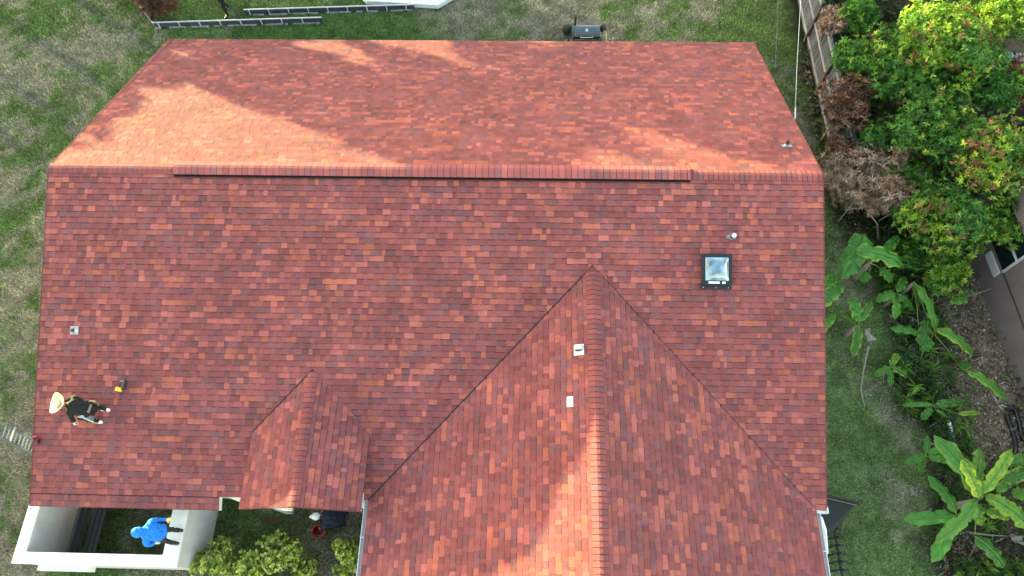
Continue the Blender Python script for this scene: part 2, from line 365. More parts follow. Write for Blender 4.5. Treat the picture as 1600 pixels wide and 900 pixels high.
# --- porch roof
PX, PHW = -2.74, 1.41; PZ = HE + 1.1436; PE_ = PZ - PHW * TT; PYF = -7.725
yv0 = (PE_ - ZR) / TT; yv1 = (PZ - ZR) / TT
po_, PP = shingles('roof', (PX - PHW, PYF, PE_), (0, 1, 0), (1, 0, TT), lambda v: 0.0, lambda v: (yv0 - PYF) + v / ct + .03, PHW * ct, 26, house, label='left slope of the small porch gable')
pe_, PP2 = shingles('roof', (PX + PHW, PYF, PE_), (0, 1, 0), (-1, 0, TT), lambda v: 0.0, lambda v: (yv0 - PYF) + v / ct + .03, PHW * ct, 27, house, label='right slope of the small porch gable')
# --- ridge caps
def caps(name, a, b, side, z0, slope, parent, seed, hw=.15, th=.012, expo=.125, lift=.012, col=1.0, drop=None):
    r = np.random.default_rng(seed); a = Vector(a); b = Vector(b); L = (b - a).length; d = (b - a) / L; sd = Vector(side)
    mb = MB(); n = int(L / expo); z = Vector((0, 0, 1))
    for i in range(n + 1):
        s0 = i * expo; s1 = min(s0 + expo * 1.04, L)
        if s1 - s0 < .02: break
        c = tuple(pc[r.choice([0, 2, 0, 1, 2, 2])] * r.uniform(.9, 1.15) * col)
        sec = [(-hw, -hw * slope), (-.035, -.035 * slope * .5), (.035, -.035 * slope * .5), (hw, -hw * slope)]
        P0 = [a + d * s0 + sd * q + z * (h + lift + th) for q, h in sec]; P1 = [a + d * s1 + sd * q + z * (h + lift + .003) for q, h in sec]
        B0 = [p - z * (th + .01) for p in P0]; B1 = [p - z * .02 for p in P1]
        sm = s0 + (s1 - s0) * .86; PM = [p0.lerp(p1, .86) for p0, p1 in zip(P0, P1)]
        for k in range(3):
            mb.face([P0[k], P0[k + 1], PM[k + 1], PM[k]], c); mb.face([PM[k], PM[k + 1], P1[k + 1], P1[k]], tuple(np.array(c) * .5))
            mb.face([B0[k], B0[k + 1], P0[k + 1], P0[k]], (.03, .018, .018))
        mb.face([B0[0], P0[0], P1[0], B1[0]], (.04, .02, .02)); mb.face([B0[3], B1[3], P1[3], P0[3]], (.04, .02, .02))
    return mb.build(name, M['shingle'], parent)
caps('ridge_cap', (XL, 0, ZR), (XR, 0, ZR), (0, -1, 0), 0, TT, so_, 31)
caps('ridge_cap', (WX, YS, ZW), (WX, -D + WW - .1, ZW), (1, 0, 0), 0, TT, wo_, 32, hw=.17)
caps('ridge_cap', (PX, PYF, PZ), (PX, yv1 - .05, PZ), (1, 0, 0), 0, TT, po_, 33, hw=.13)
# --- ridge vent
xa = onplane(278, 268, (0, 1, 0), 0).x; xb = onplane(1076, 276, (0, 1, 0), 0).x
rv = empty('ridge_vent', (0, 0, 0)); rv.parent = house
mb = MB()
for sgn in (-1, 1):
    mb.bar((xa, sgn * .212, ZR - .212 * TT + .045), (xb, sgn * .212, ZR - .212 * TT + .045), .014, .045, mi=0)
mb.box((xa, -.19, ZR - .09), (xb, .19, ZR + .02))
mb.build('vent_base', M['blackplastic'], rv)
caps('cap_shingles', (xa, 0, ZR + .075), (xb, 0, ZR + .075), (0, -1, 0), 0, TT, rv, 34, hw=.195, expo=.155, lift=.02, col=1.3)
# --- valley lines (cut edge of the shingles)
mb = MB()
def valley(x0, y0, z0, x1, y1, z1, sx):
    a = Vector((x0, y0, z0)); b = Vector((x1, y1, z1)); n = 24; r = random.Random(3)
    mb.bar(a, b, .022, .03)
valley(WX - WW, -D, HE + .008, WX, -D + WW, ZW + .008, 1)
mb.build('valley_edge', M['asphalt_edge'], wo_)
mb = MB(); 
mb.bar((WX + .25, -D + WW - .25, ZW - .25 * TT + .004), (WX + WW, -D, HE + .002), .010, .026)
mb.build('valley_edge', M['asphalt_edge'], we_)
mb = MB(); mb.bar((PX - PHW, yv0, PE_ + .006), (PX, yv1, PZ + .006), .022, .03)
mb.build('valley_edge', M['asphalt_edge'], po_)
# --- fascias, drip edges
mb = MB(); Wt = M['white']
def fascia(a, b, h=.16, t=.025): a = Vector(a); b = Vector(b); mb.bar(a - Vector((0, 0, h / 2 + .045)), b - Vector((0, 0, h / 2 + .045)), t, h)
zl = HE - .281 * TT
fascia((XL, -D - .26, zl), (XSTEP, -D - .26, zl)); fascia((XSTEP, -D + .03, HE), (WX - WW, -D + .03, HE)); fascia((XSTEP - .02, -D - .26, zl), (XSTEP - .02, -D + .03, zl + .1))
fascia((XL + .03, -D - .25, zl), (XL + .03, 0, ZR)); fascia((XL + .03, 0, ZR), (XL + .1, D2, ZR - HB))
fascia((XR - .03, -D, HE), (XR - .03, 0, ZR)); fascia((XR - .03, 0, ZR), (XR + .08, D2, ZR - HB)); fascia((XL, D2 - .03, ZR - HB), (XR + .1, D2 - .03, ZR - HB))
fascia((WX + WW, -D + .02, HE), (XR, -D + .02, HE))
fascia((PX - PHW + .02, PYF + .03, PE_), (PX, PYF + .03, PZ)); fascia((PX, PYF + .03, PZ), (PX + PHW - .02, PYF + .03, PE_))
mb.build('fascia', Wt, house)
for (a, b) in (((XL - .006, -D - .28, zl), (XL - .006, 0, ZR)), ((XL - .006, 0, ZR), (XL + .083, D2, ZR - HB)), ((XR + .006, -D, HE), (XR + .006, 0, ZR)), ((XR + .006, 0, ZR), (XR + .124, D2, ZR - HB)),
               ((XL, -D - .285, zl), (XSTEP, -D - .285, zl)), ((PX - PHW, PYF - .005, PE_), (PX, PYF - .005, PZ)), ((PX, PYF - .005, PZ), (PX + PHW, PYF - .005, PE_)), ((PX - PHW + .02, PYF, PE_ - .05), (PX - PHW + .02, yv0, PE_ - .05)), ((PX + PHW - .02, PYF, PE_ - .05), (PX + PHW - .02, yv0, PE_ - .05))):
    mb = MB(); mb.bar(Vector(a) - Vector((0, 0, .012)), Vector(b) - Vector((0, 0, .012)), .018, .05, col=(.16, .05, .045)); mb.build('drip_edge', M['shingle'], house)
# --- gutters on the wing
def gutter(x, sgn, y1):
    g = empty('gutter', (0, 0, 0)); g.parent = house
    mb = MB(); prof = [(0, -.02), (0, -.10), (.05, -.12), (.085, -.09), (.09, -.01), (.074, -.005), (.072, -.085), (.046, -.106), (.012, -.09), (.012, -.02)]
    v = []; 
    for y in (YS, y1):
        for px_, pz_ in prof: v.append((x + sgn * px_, y, HE + pz_ + .01))
    n = len(prof); f = [(k, (k + 1) % n, n + (k + 1) % n, n + k) for k in range(n)]; f += [tuple(range(n)), tuple(range(n, 2 * n))]
    mb.raw(v, f); mb.box((min(x, x + sgn * .09), y1, HE - .12), (max(x, x + sgn * .09), y1 + .012, HE + .01))
    y = y1 - .9
    while y > YS: mb.box((min(x, x + sgn * .095), y, HE - .012), (max(x, x + sgn * .095), y + .02, HE + .014)); y -= 1.25
    mb.build('trough', M['whitemetal'], g); return g
g1 = gutter(WX + WW + .005, 1, -D - .02); gutter(WX - WW - .005, -1, -D + .05)
mb = MB(); mb.box((WX + WW - .02, -D - .075, HE - .11), (XR + .04, -D - .012, HE + .0)); mb.box((XR - .0, -D - .07, HE - .11), (XR + .04, -D + .08, HE + .03)); mb.build('end_trim', M['whitemetal'], g1)
mb = MB(); mb.tube([(WX + WW + .10, -7.55, HE - .06), (WX + WW + .20, -7.8, HE - .18), (WX + WW + .20, -8.3, HE - .28), (WX + WW + .1, -8.45, HE - .45), (WX + WW - .2, -8.5, HE - .9), (WX + WW - .3, -8.5, .1)], .045, 8)
mb.build('downspout', M['white'], g1)
mb = MB(); mb.box((WX - WW - .16, -D + .06, HE - .02), (WX - WW + .02, -D + .12, HE + .03)); mb.build('end_trim', M['whitemetal'], house)
# --- walls
mb = MB()
mb.box((-9.2, -7.1, 0), (9.2, 6.65, 2.35)); mb.box((WX - WW + .45, -14.6, 0), (WX + WW - .45, -7.05, 2.34))
# gable ends
for x0, x1 in ((-9.2, -9.0), (9.0, 9.2)):
    mb.raw([(x0, -7.0, 2.3), (x0, 6.6, 2.3), (x0, 0, 5.15), (x1, -7.0, 2.3), (x1, 6.6, 2.3), (x1, 0, 5.15)], [(0, 1, 2), (3, 5, 4), (0, 3, 4, 1), (1, 4, 5, 2), (2, 5, 3, 0)])
mb.build('wall', M['stucco'], house)
# porch cheeks, posts and gable
mb = MB()
mb.box((XSTEP + .03, -7.34, 0), (PX - PHW + .06, -7.02, 2.30))
mb.raw([(PX - PHW + .1, -7.45, PE_ - .05), (PX + PHW - .1, -7.45, PE_ - .05), (PX, -7.45, PZ - .08), (PX - PHW + .1, -7.3, PE_ - .05), (PX + PHW - .1, -7.3, PE_ - .05), (PX, -7.3, PZ - .08)], [(0, 1, 2), (3, 5, 4), (0, 3, 4, 1), (1, 4, 5, 2), (2, 5, 3, 0)])
mb.box((PX - PHW + .10, -7.46, PE_ - .45), (PX + PHW - .10, -7.26, PE_ - .04))
for x in (PX - PHW + .2, PX + PHW - .2):
    mb.box((x - .11, -7.47, 0), (x + .11, -7.25, PE_ - .45))
mb.build('porch_frame', M['white'], house)
mb = MB(); mb.box((PX - .38, PYF - .02, PZ - .60), (PX - .18, -7.30, PZ - .16)); mb.build('bracket', M['white'], house)
mb = MB(); mb.box((PX - .5, -7.13, .05), (PX + .5, -7.08, 2.1)); dr = mb.build('door', M['white'], house)
mb = MB(); mb.tube([(PX + .4, -7.14, 1.0), (PX + .4, -7.18, 1.0), (PX + .3, -7.18, 1.0)], .012); mb.build('handle', M['galv'], dr)
for xw in (-8.2, -6.9, 0.2):
    mb = MB(); mb.box((xw - .5, -7.125, .9), (xw + .5, -7.08, 2.0)); mb.box((xw - .02, -7.14, .9), (xw + .02, -7.1, 2.0)); wd = mb.build('window', M['white'], house)
    mb = MB(); mb.box((xw - .44, -7.132, .96), (xw + .44, -7.12, 1.94)); mb.build('pane', M['darkglass'], wd)

# --- skylight
def frame_on(p, n, up):
    n = Vector(n).normalized(); u = Vector(up); x = u.cross(n).normalized(); y = n.cross(x); p = Vector(p)
    return Matrix(((x.x, y.x, n.x, p.x), (x.y, y.y, n.y, p.y), (x.z, y.z, n.z, p.z), (0, 0, 0, 1)))
nS = (0, -TT, 1); nN = (0, tn, 1); nW = (-TT, 0, 1)
Fm = frame_on(S(1118, 421), nS, (0, 1, 0))
sk = empty('skylight'); sk.parent = house; sk.matrix_local = Fm
mb = MB(); h = .33
mb.box((-h, -h, -.02), (h, h, .10)); mb.box((-h - .03, -h - .035, .10), (h + .03, h + .035, .135)); mb.box((-h - .04, -h - .15, .018), (h + .04, -h, .03)); mb.build('curb', M['blackplastic'], sk, bevel=.008)
k = 16; g = []; hh = h - .055
for j in range(k + 1):
    for i in range(k + 1):
        a = i / k * 2 - 1; b = j / k * 2 - 1; m = max(abs(a), abs(b)); z = .137 + .115 * (1 - m ** 2.2) * (1 - .2 * (a * b) ** 2) + .02 * (1 - m)
        g.append((a * hh, b * hh, z))
f = [(j * (k + 1) + i, j * (k + 1) + i + 1, (j + 1) * (k + 1) + i + 1, (j + 1) * (k + 1) + i) for j in range(k) for i in range(k)]
mb = MB(); mb.raw(g, f); mb.build('dome', M['glass'], sk, smooth=True)
mb = MB(); mb.box((-.20, -h - .02, .136), (.06, -h + .03, .142)); mb.box((.12, -h - .02, .136), (.20, -h + .03, .142)); mb.build('sticker', M['white'], sk)
for x in (-.3, 0, .3): mb = MB(); mb.lathe([(.012, .03), (.012, .038), (0, .04)], (x, -h - .11, 0), 8); mb.build('screw', M['galv'], sk)
# --- pipe vents
def vent(p, nrm, fl, r, ht, cap, label, capmat='whitemetal', flmat='galv', dark=True, roll=0):
    o = empty('pipe_vent'); o.parent = house; o['label'] = label
    o.matrix_local = frame_on(p, nrm, (0, 1, 0))
    mb = MB(); mb.box((-fl[0] / 2, -fl[1] / 2, .016), (fl[0] / 2, fl[1] / 2, .024)); mb.lathe([(r * 2, .024), (r * 1.3, .07), (r * 1.15, .08)], n=14); mb.build('flashing', M[flmat], o)
    inv = o.matrix_local.to_3x3().inverted(); up = inv @ Vector((0, 0, 1))
    mb = MB(); mb.tube([up * .0, up * ht], r, 12, cap=False); mb.tube([up * ht, up * (ht - .01)], r * .8, 12); mb.build('pipe', M['charcoal' if dark else 'whitemetal'], o, smooth=True)
    if cap:
        mb = MB(); mb.tube([up * (ht - .02), up * (ht + .03)], cap, 12); mb.build('cap', M[capmat], o)
    return o
vent(S(1142, 370), nS, (.24, .10), .04, .26, .055, 'dark pipe vent with a round white cap above the skylight', flmat='alu')
vent(S(117, 516), nS, (.20, .20), .045, .10, 0, 'short pipe vent with a square bluish flashing near the left roof edge')
vent(N(1229, 229), nN, (.26, .14), .045, .16, .05, 'small pipe vent near the rear right roof edge', capmat='charcoal', flmat='alu')
o = vent(WS(891, 628), nW, (.15, .24), .03, .07, 0, 'white flashing with a short dark pipe on the wing', flmat='white')
# white hooded vent
o = empty('hood_vent'); o.parent = house; o.matrix_local = frame_on(WS(905, 547), nW, (0, 1, 0))
mb = MB(); mb.box((-.12, -.13, .016), (.12, .13, .026)); mb.build('flashing', M['white'], o)
mb = MB(); mb.raw([(-.10, -.02, .02), (.10, -.02, .02), (.10, .12, .02), (-.10, .12, .02), (-.09, -.02, .13), (.09, -.02, .13), (.09, .11, .10), (-.09, .11, .10)], [(0, 3, 2, 1), (4, 5, 6, 7), (1, 2, 6, 5), (2, 3, 7, 6), (3, 0, 4, 7), (0, 1, 5, 4)]); mb.build('hood', M['whitemetal'], o, bevel=.01)
mb = MB(); mb.box((-.07, -.035, .03), (.07, -.021, .10)); mb.build('louvre', M['black'], o)

# ============================================================ COURTYARD WALL
zt = 1.8
wl = empty('courtyard_wall', (0, 0, 0), 0, 'white topped stucco courtyard wall at the front left corner of the house', 'wall')
mb = MB(); T = .27
def wallrun(x0, y0, x1, y1): mb.box((x0, y0, 0), (x1, y1, zt - .05))
wallrun(WALLX0 + .02, WALLY + .02, WALLX0 + T - .02, -7.12); wallrun(WALLX1 - T - .1, WALLY + .02, WALLX1 - .02, -7.12); wallrun(WALLX0 + T - .02, WALLY + .02, WALLX1 - T - .1, WALLY + T - .03)
mb.build('wall', M['stucco'], wl)
mb = MB(); mb.box((WALLX0, WALLY, zt - .05), (WALLX0 + T, -7.12, zt)); mb.box((WALLX1 - T - .12, WALLY, zt - .05), (WALLX1, -7.12, zt)); mb.box((WALLX0 + T, WALLY, zt - .05), (WALLX1 - T - .12, WALLY + T, zt))
mb.build('coping', M['white'], wl)
mb = MB(); a = G(62, 890, 1.35); b = G(143, 893, 1.35); mb.box((a.x, WALLY - .13, 1.2), (b.x, WALLY + .03, 1.45)); mb.build('pier', M['white'], wl)

# bench
bp = G(136, 826, .45)
bn = empty('garden_bench', (bp.x + .06, bp.y, 0), 0, 'dark grey slatted bench against the inside of the courtyard wall', 'bench')
mb = MB(); L = .72
for x in (.03, .15, .27): mb.box((x - .045, -L, .42), (x + .055, L, .45))
mb.build('seat', M['charcoal'], bn, bevel=.006)
mb = MB()
for z, x in ((.60, -.07), (.78, -.10)): mb.bar((x, -L, z), (x, L, z), .03, .13, up=(-.35, 0, 1))
mb.bar((-.12, -L, .88), (-.12, L, .88), .05, .09, up=(1, 0, .2)); mb.build('backrest', M['charcoal'], bn, bevel=.006)
for y in (-L + .05, L - .05):
    for x in (-.05, .29):
        mb = MB(); mb.box((x - .03, y - .03, 0), (x + .03, y + .03, .42 if x > 0 else .9)); mb.build('leg', M['black'], bn)
    mb = MB(); mb.box((-.08, y - .03, .62), (.30, y + .03, .65)); mb.box((.25, y - .03, .42), (.30, y + .03, .62)); mb.build('armrest', M['black'], bn)

# ============================================================ PEOPLE
def blob(name, caps_, m, parent, vox=.014, smooth=2, fold=0):
    """tapered capsules fused into one continuous skin"""
    mb = MB()
    for p0, r0, p1, r1 in caps_:
        p0 = Vector(p0); p1 = Vector(p1); d = (p1 - p0); L = max(d.length, 1e-4); d /= L if L > 1e-3 else 1
        if d.length < .5: d = Vector((0, 0, 1))
        pts = []; rs = []
        for k in range(4): a = math.pi / 2 * (1 - k / 3.0); pts.append(p0 - d * r0 * math.sin(a)); rs.append(max(r0 * math.cos(a), .001))
        for k in range(4): a = math.pi / 2 * (k / 3.0); pts.append(p1 + d * r1 * math.sin(a)); rs.append(max(r1 * math.cos(a), .001))
        ref = d.orthogonal().normalized(); b = d.cross(ref); n = 12
        v = [p + (ref * math.cos(2 * math.pi * j / n) + b * math.sin(2 * math.pi * j / n)) * r for p, r in zip(pts, rs) for j in range(n)]
        f = [(i * n + j, i * n + (j + 1) % n, (i + 1) * n + (j + 1) % n, (i + 1) * n + j) for i in range(7) for j in range(n)] + [tuple(reversed(range(n))), tuple(7 * n + j for j in range(n))]
        mb.raw(v, f)
    o = mb.build(name, m, parent, smooth=True)
    rm = o.modifiers.new('r', 'REMESH'); rm.mode = 'VOXEL'; rm.voxel_size = vox; rm.use_smooth_shade = True
    if smooth: sm = o.modifiers.new('s', 'SMOOTH'); sm.iterations = smooth; sm.factor = .5
    if fold:
        tx = bpy.data.textures.get('folds') or bpy.data.textures.new('folds', 'CLOUDS'); tx.noise_scale = .09; tx.noise_depth = 2
        dm = o.modifiers.new('d', 'DISPLACE'); dm.texture = tx; dm.strength = fold; dm.mid_level = .5; dm.texture_coords = 'LOCAL'
    return o
def finger_caps(w_, dirn, side, curl, s=1.0):
    """palm + five fingers from wrist w_, pointing dirn, 'side' towards the thumb, curling towards curl"""
    w_ = Vector(w_); d = Vector(dirn).normalized(); sd = Vector(side); sd = (sd - d * sd.dot(d)).normalized(); cu = Vector(curl); cu = (cu - d * cu.dot(d) - sd * cu.dot(sd)).normalized()
    out = [(w_, .026 * s, w_ + d * .05 * s, .028 * s)]
    for k, (o_, L) in enumerate(((.030, .072), (.010, .080), (-.010, .074), (-.030, .058))):
        b = w_ + d * .085 * s + sd * o_ * s
        out.append((w_ + d * .03 * s + sd * o_ * .6 * s, .016 * s, b, .012 * s))
        m1 = b + (d * .8 + cu * .5).normalized() * L * .5 * s; m2 = m1 + (d * .3 + cu * .9).normalized() * L * .5 * s
        out += [(b, .010 * s, m1, .0095 * s), (m1, .0095 * s, m2, .0085 * s)]
    t0 = w_ + d * .02 * s + sd * .02 * s; t1 = t0 + (sd * .8 + d * .5).normalized() * .045 * s; t2 = t1 + (d * .9 + sd * .1 + cu * .5).normalized() * .035 * s
    out += [(t0, .014 * s, t1, .012 * s), (t1, .012 * s, t2, .010 * s)]
    return out
def person(loc, heading, J, shirt, trous, label, shoe='trousers', glove=None, sleeve=1.0, hood=None):
    """J: local joints, x forward, y left, z up"""
    p = empty('person', loc, heading, label, 'person')
    V_ = {k: Vector(v) for k, v in J.items()}
    hip, chest, neck, head = V_['hip'], V_['chest'], V_['neck'], V_['head']; side = Vector((0, 1, 0))
    hu = (head - neck).normalized(); hf = Vector(J.get('face', (1, 0, 0))); hf = (hf - hu * hf.dot(hu)).normalized()
    body = [(hip, .10, chest, .11), (chest, .11, neck, .055), (neck, .052, head - hu * .03, .055),
            (head + hu * .03, .088, head + hu * .045 + hf * .01, .088), (head - hu * .05 + hf * .02, .062, head - hu * .06 + hf * .035, .05),
            (head + hf * .085 - hu * .0, .012, head + hf * .105 - hu * .02, .014), (head + hf * .075 - hu * .05, .016, head + hf * .08 - hu * .052, .014)]
    for s in (1, -1):
        body.append((head + side * s * .088 - hu * .005, .018, head + side * s * .09 + hu * .025, .016))
        body.append((head + hf * .075 + side * s * .03 + hu * .02, .014, head + hf * .078 + side * s * .03 + hu * .02, .012))
    top = []; low = []
    for s, nm in ((1, 'L'), (-1, 'R')):
        sh = V_['sh' + nm]; el = V_['el' + nm]; wr = V_['wr' + nm]; hp = hip + side * s * .09; kn = V_['kn' + nm]; an = V_['an' + nm]
        body += [(chest, .09, sh, .05), (sh, .048, el, .038), (el, .037, wr, .024), (hip, .09, hp, .085), (hp, .082, kn, .055), (kn, .052, an, .036), (an, .036, an + Vector((.12, 0, -.035)), .03)]
        body += finger_caps(wr, (wr - el), (.3, -s, .2), Vector((-.2, -s * .3, -1)))
        tip = sh.lerp(el, min(sleeve * 2, 1)) if sleeve <= .5 else el.lerp(wr, (sleeve - .5) * 2 * .97)
        top += [(chest + (neck - chest) * .25, .12, sh, .075)]
        if sleeve <= .5: top += [(sh, .072, tip, .06)]
        else: top += [(sh, .074, el, .058), (el, .056, tip, .042)]
        low += [(hip, .13, hp, .11), (hp, .108, kn, .075), (kn, .073, an, .052)]
    top += [(hip + (chest - hip) * .05, .155, chest, .165), (hip + (chest - hip) * .1 + side * .07, .14, chest + side * .09, .135), (hip + (chest - hip) * .1 - side * .07, .14, chest - side * .09, .135), (chest, .13, neck, .062)]
    blob('body', body, M['skin'], p, .008, 1)
    blob('shirt', top, M[shirt], p, fold=.07); blob('trousers', low, M[trous], p, fold=.05)
    for s, nm in ((1, 'L'), (-1, 'R')):
        an = V_['an' + nm]; fd = Vector(J.get('toe', (1, 0, 0))).normalized()
        a0 = an + Vector((0, 0, -.055)) - fd * .05
        blob('shoe', [(a0, .045, a0 + fd * .20, .04), (a0 + Vector((0, 0, .05)), .045, a0 + fd * .08 + Vector((0, 0, .03)), .042)], M[shoe], p, .01)
        if glove:
            el = V_['el' + nm]; wr = V_['wr' + nm]
            g = finger_caps(wr, (wr - el), (.3, -s, .2), Vector((-.2, -s * .3, -1)), 1.25)
            blob('glove', g + [(wr - (wr - el).normalized() * .05, .034, wr, .034)], M[glove[0] if nm == 'L' else glove[1]], p, .008, 1)
    return p, V_
# 1: roofer bent over, straw hat, facing west
P1 = S(157, 648)
p, J = person(P1, R_(176), dict(hip=(-.04, 0, .50), chest=(.26, 0, .80), neck=(.40, 0, .90), head=(.50, .02, .99), face=(.7, 0, -.7), shL=(.28, .20, .82), shR=(.28, -.20, .82),
      elL=(.34, .30, .55), wrL=(.44, .32, .30), elR=(.48, -.24, .66), wrR=(.70, -.12, .62), knL=(.26, .20, .40), anL=(-.02, .19, .02), knR=(.16, -.19, .34), anR=(-.20, -.12, .16)),
      'blackcloth', 'blackcloth', 'person in black with a straw cowboy hat bent over on the roof', shoe='whitecloth', glove=('whitecloth', 'tan'), sleeve=.9)
p.scale = (.90,) * 3
# hat
hat = empty('hat'); hat.parent = p
hm = Matrix.Translation(Vector((.515, .02, 1.045))) @ Matrix.Rotation(R_(28), 4, 'Y') @ Matrix.Rotation(R_(-10), 4, 'X') @ Matrix.Scale(1.22, 4)
mb = MB(); nb = 40; rings = [(.088, .0), (.13, -.012), (.18, -.005), (.215, .02)]
v = []
for (r_, z_) in rings:
    for k in range(nb):
        a = 2 * math.pi * k / nb; ex = 1.12; zz = z_ + (.065 * abs(math.sin(a)) ** 2.5 * ((r_ - .088) / .127) ** 1.3)
        v.append(hm @ Vector((r_ * math.cos(a) * ex, r_ * math.sin(a), zz)))
f = [(i * nb + k, i * nb + (k + 1) % nb, (i + 1) * nb + (k + 1) % nb, (i + 1) * nb + k) for i in range(3) for k in range(nb)]
mb.raw(v, f); br = mb.build('brim', M['straw'], hat, smooth=True); sd_ = br.modifiers.new('s', 'SOLIDIFY'); sd_.thickness = .006
mb = MB(); v = []; prof = [(.095, -.005), (.094, .05), (.085, .10), (.065, .118), (.03, .108), (.0, .095)]
for (r_, z_) in prof:
    for k in range(nb):
        a = 2 * math.pi * k / nb; pinch = 1 - .16 * max(0, math.cos(a)) * (z_ > .04)
        v.append(hm @ Vector((r_ * math.cos(a) * 1.12, r_ * math.sin(a) * pinch, z_ - .025 * math.exp(-((r_ * math.sin(a)) / .025) ** 2) * (z_ > .09))))
f = [(i * nb + k, i * nb + (k + 1) % nb, (i + 1) * nb + (k + 1) % nb, (i + 1) * nb + k) for i in range(5) for k in range(nb)]
mb.raw(v, f); mb.build('crown', M['straw'], hat, smooth=True)
mb = MB(); mb.lathe([(.098, .0), (.0975, .028)], n=40, sx=1.12, M4=hm); mb.build('band', M['strawband'], hat)
# tool belt
tb = empty('tool_belt'); tb.parent = p
mb = MB(); mb.lathe([(.165, -.03), (.168, .03)], n=24, M4=Matrix.Translation(Vector((.0, 0, .56))) @ Matrix.Rotation(R_(50), 4, 'Y')); mb.build('belt', M['tan'], tb)
for y, s in ((.19, 1), (-.19, -1)):
    mb = MB(); mb.box((-.12, y - .05, .36), (.06, y + .05, .56)); mb.build('pouch', M['tan'] if s < 0 else M['alu'], tb, bevel=.015)
mb = MB(); mb.tube([(.04, .24, .66), (-.08, .27, .30)], .02); mb.box((.0, .20, .64), (.13, .26, .68)); mb.build('hammer', M['whitemetal'], tb)

# 2: person in blue on top of the wall
P2 = G(275, 838, zt)
p, J = person(P2, R_(177), dict(hip=(.0, 0, .82), chest=(.17, .0, 1.14), neck=(.24, .02, 1.27), head=(.32, .06, 1.37), face=(.7, 0, -.6), shL=(.16, .23, 1.16), shR=(.16, -.23, 1.16),
      elL=(.20, .31, .95), wrL=(.10, .24, .80), elR=(.12, -.30, .93), wrR=(-.02, -.33, .80), knL=(.10, .14, .44), anL=(-.05, .17, .08), knR=(.08, -.13, .44), anR=(-.07, -.15, .08)),
      'blue', 'trousers', 'person in a bright blue hooded top standing on the white courtyard wall', shoe='blackplastic', glove=('whitecloth', 'paleyellow'), sleeve=.95)
p.scale = (.93,) * 3
blob('hood', [(J['head'] + Vector((-.02, 0, .01)), .138, J['head'] + Vector((.0, 0, .03)), .125), (J['neck'] + Vector((-.03, 0, -.02)), .10, J['head'] + Vector((-.03, 0, -.02)), .105)], M['blue'], p)

# 3: person in navy by the red bucket
P3 = G(536, 812)
p, J = person(P3, R_(185), dict(hip=(-.08, 0, .60), chest=(.20, 0, .86), neck=(.34, 0, .92), head=(.46, 0, .95), face=(.7, 0, -.7), shL=(.22, .20, .86), shR=(.22, -.20, .86),
      elL=(.38, .26, .62), wrL=(.50, .24, .42), elR=(.36, -.26, .62), wrR=(.48, -.18, .40), knL=(.22, .18, .44), anL=(.0, .17, .09), knR=(.22, -.16, .42), anR=(-.06, -.15, .09)),
      'navy', 'navy', 'person in navy with a white cap crouching beside the red bucket under the porch', shoe='blackplastic', sleeve=.5)
blob('cap', [(J['head'] + Vector((0, 0, .035)), .100, J['head'] + Vector((.01, 0, .055)), .094), (J['head'] + Vector((.05, -.04, .045)), .035, J['head'] + Vector((.15, 0, .02)), .03), (J['head'] + Vector((.05, .04, .045)), .035, J['head'] + Vector((.15, 0, .02)), .03)], M['whitecloth'], p, .009)

# 4: person in black walking in the rear garden
P4 = G(356, 20)
person(P4, R_(250), dict(hip=(0, 0, .92), chest=(.03, 0, 1.28), neck=(.04, 0, 1.45), head=(.06, 0, 1.58), face=(1, 0, -.1), shL=(.02, .19, 1.38), shR=(.02, -.19, 1.38),
      elL=(-.06, .25, 1.10), wrL=(.05, .27, .86), elR=(.06, -.25, 1.10), wrR=(.22, -.24, .90), knL=(.14, .09, .50), anL=(.16, .10, .10), knR=(-.02, -.09, .50), anR=(-.20, -.10, .14)),
      'blackcloth', 'blackcloth', 'person in black clothes walking on the lawn behind the house', shoe='blackplastic', sleeve=.9)

# ============================================================ LOOSE THINGS
# nail gun on roof
Fm = frame_on(S(194, 602), nS, (0, 1, 0)) @ Matrix.Rotation(R_(-12), 4, 'Z')
ng = empty('nail_gun', label='black and yellow cordless nail gun lying on the shingles near the hatted roofer', cat='power tool'); ng.matrix_world = Fm
mb = MB(); mb.tube([(.03, -.10, .07), (.04, .02, .07), (.03, .12, .07)], [.045, .05, .03], 12); mb.tube([(.03, .12, .07), (.02, .19, .06)], .014, 8); mb.build('body', M['blackplastic'], ng, smooth=False, bevel=.004)
mb = MB(); mb.tube([(.02, -.04, .06), (-.07, -.10, .05)], [.022, .026], 10); mb.build('handle', M['blackplastic'], ng)
mb = MB(); mb.box((-.15, -.16, .015), (.0, -.06, .085)); mb.build('battery', M['yellow'], ng, bevel=.01)
mb = MB(); mb.bar((.02, .13, .05), (-.09, .08, .04), .03, .05); mb.build('magazine', M['alu'], ng)
# chalk reel at left edge
Fm = frame_on(S(59, 686), nS, (0, 1, 0)) @ Matrix.Rotation(R_(-35), 4, 'Z')
cr = empty('chalk_reel', label='small red and black chalk line reel at the left roof edge', cat='tool'); cr.matrix_world = Fm
mb = MB(); mb.lathe([(.06, .015), (.068, .03), (.068, .07), (.06, .085)], (-.02, 0, 0), 18); mb.box((-.10, -.025, .03), (-.05, .025, .07)); mb.build('case', M['red'], cr, smooth=False)
mb = MB(); mb.lathe([(.045, .085), (.045, .10), (.03, .105)], (-.02, 0, 0), 14); mb.tube([(.03, -.02, .05), (.12, -.03, .05)], .03, 10); mb.build('crank', M['blackplastic'], cr)
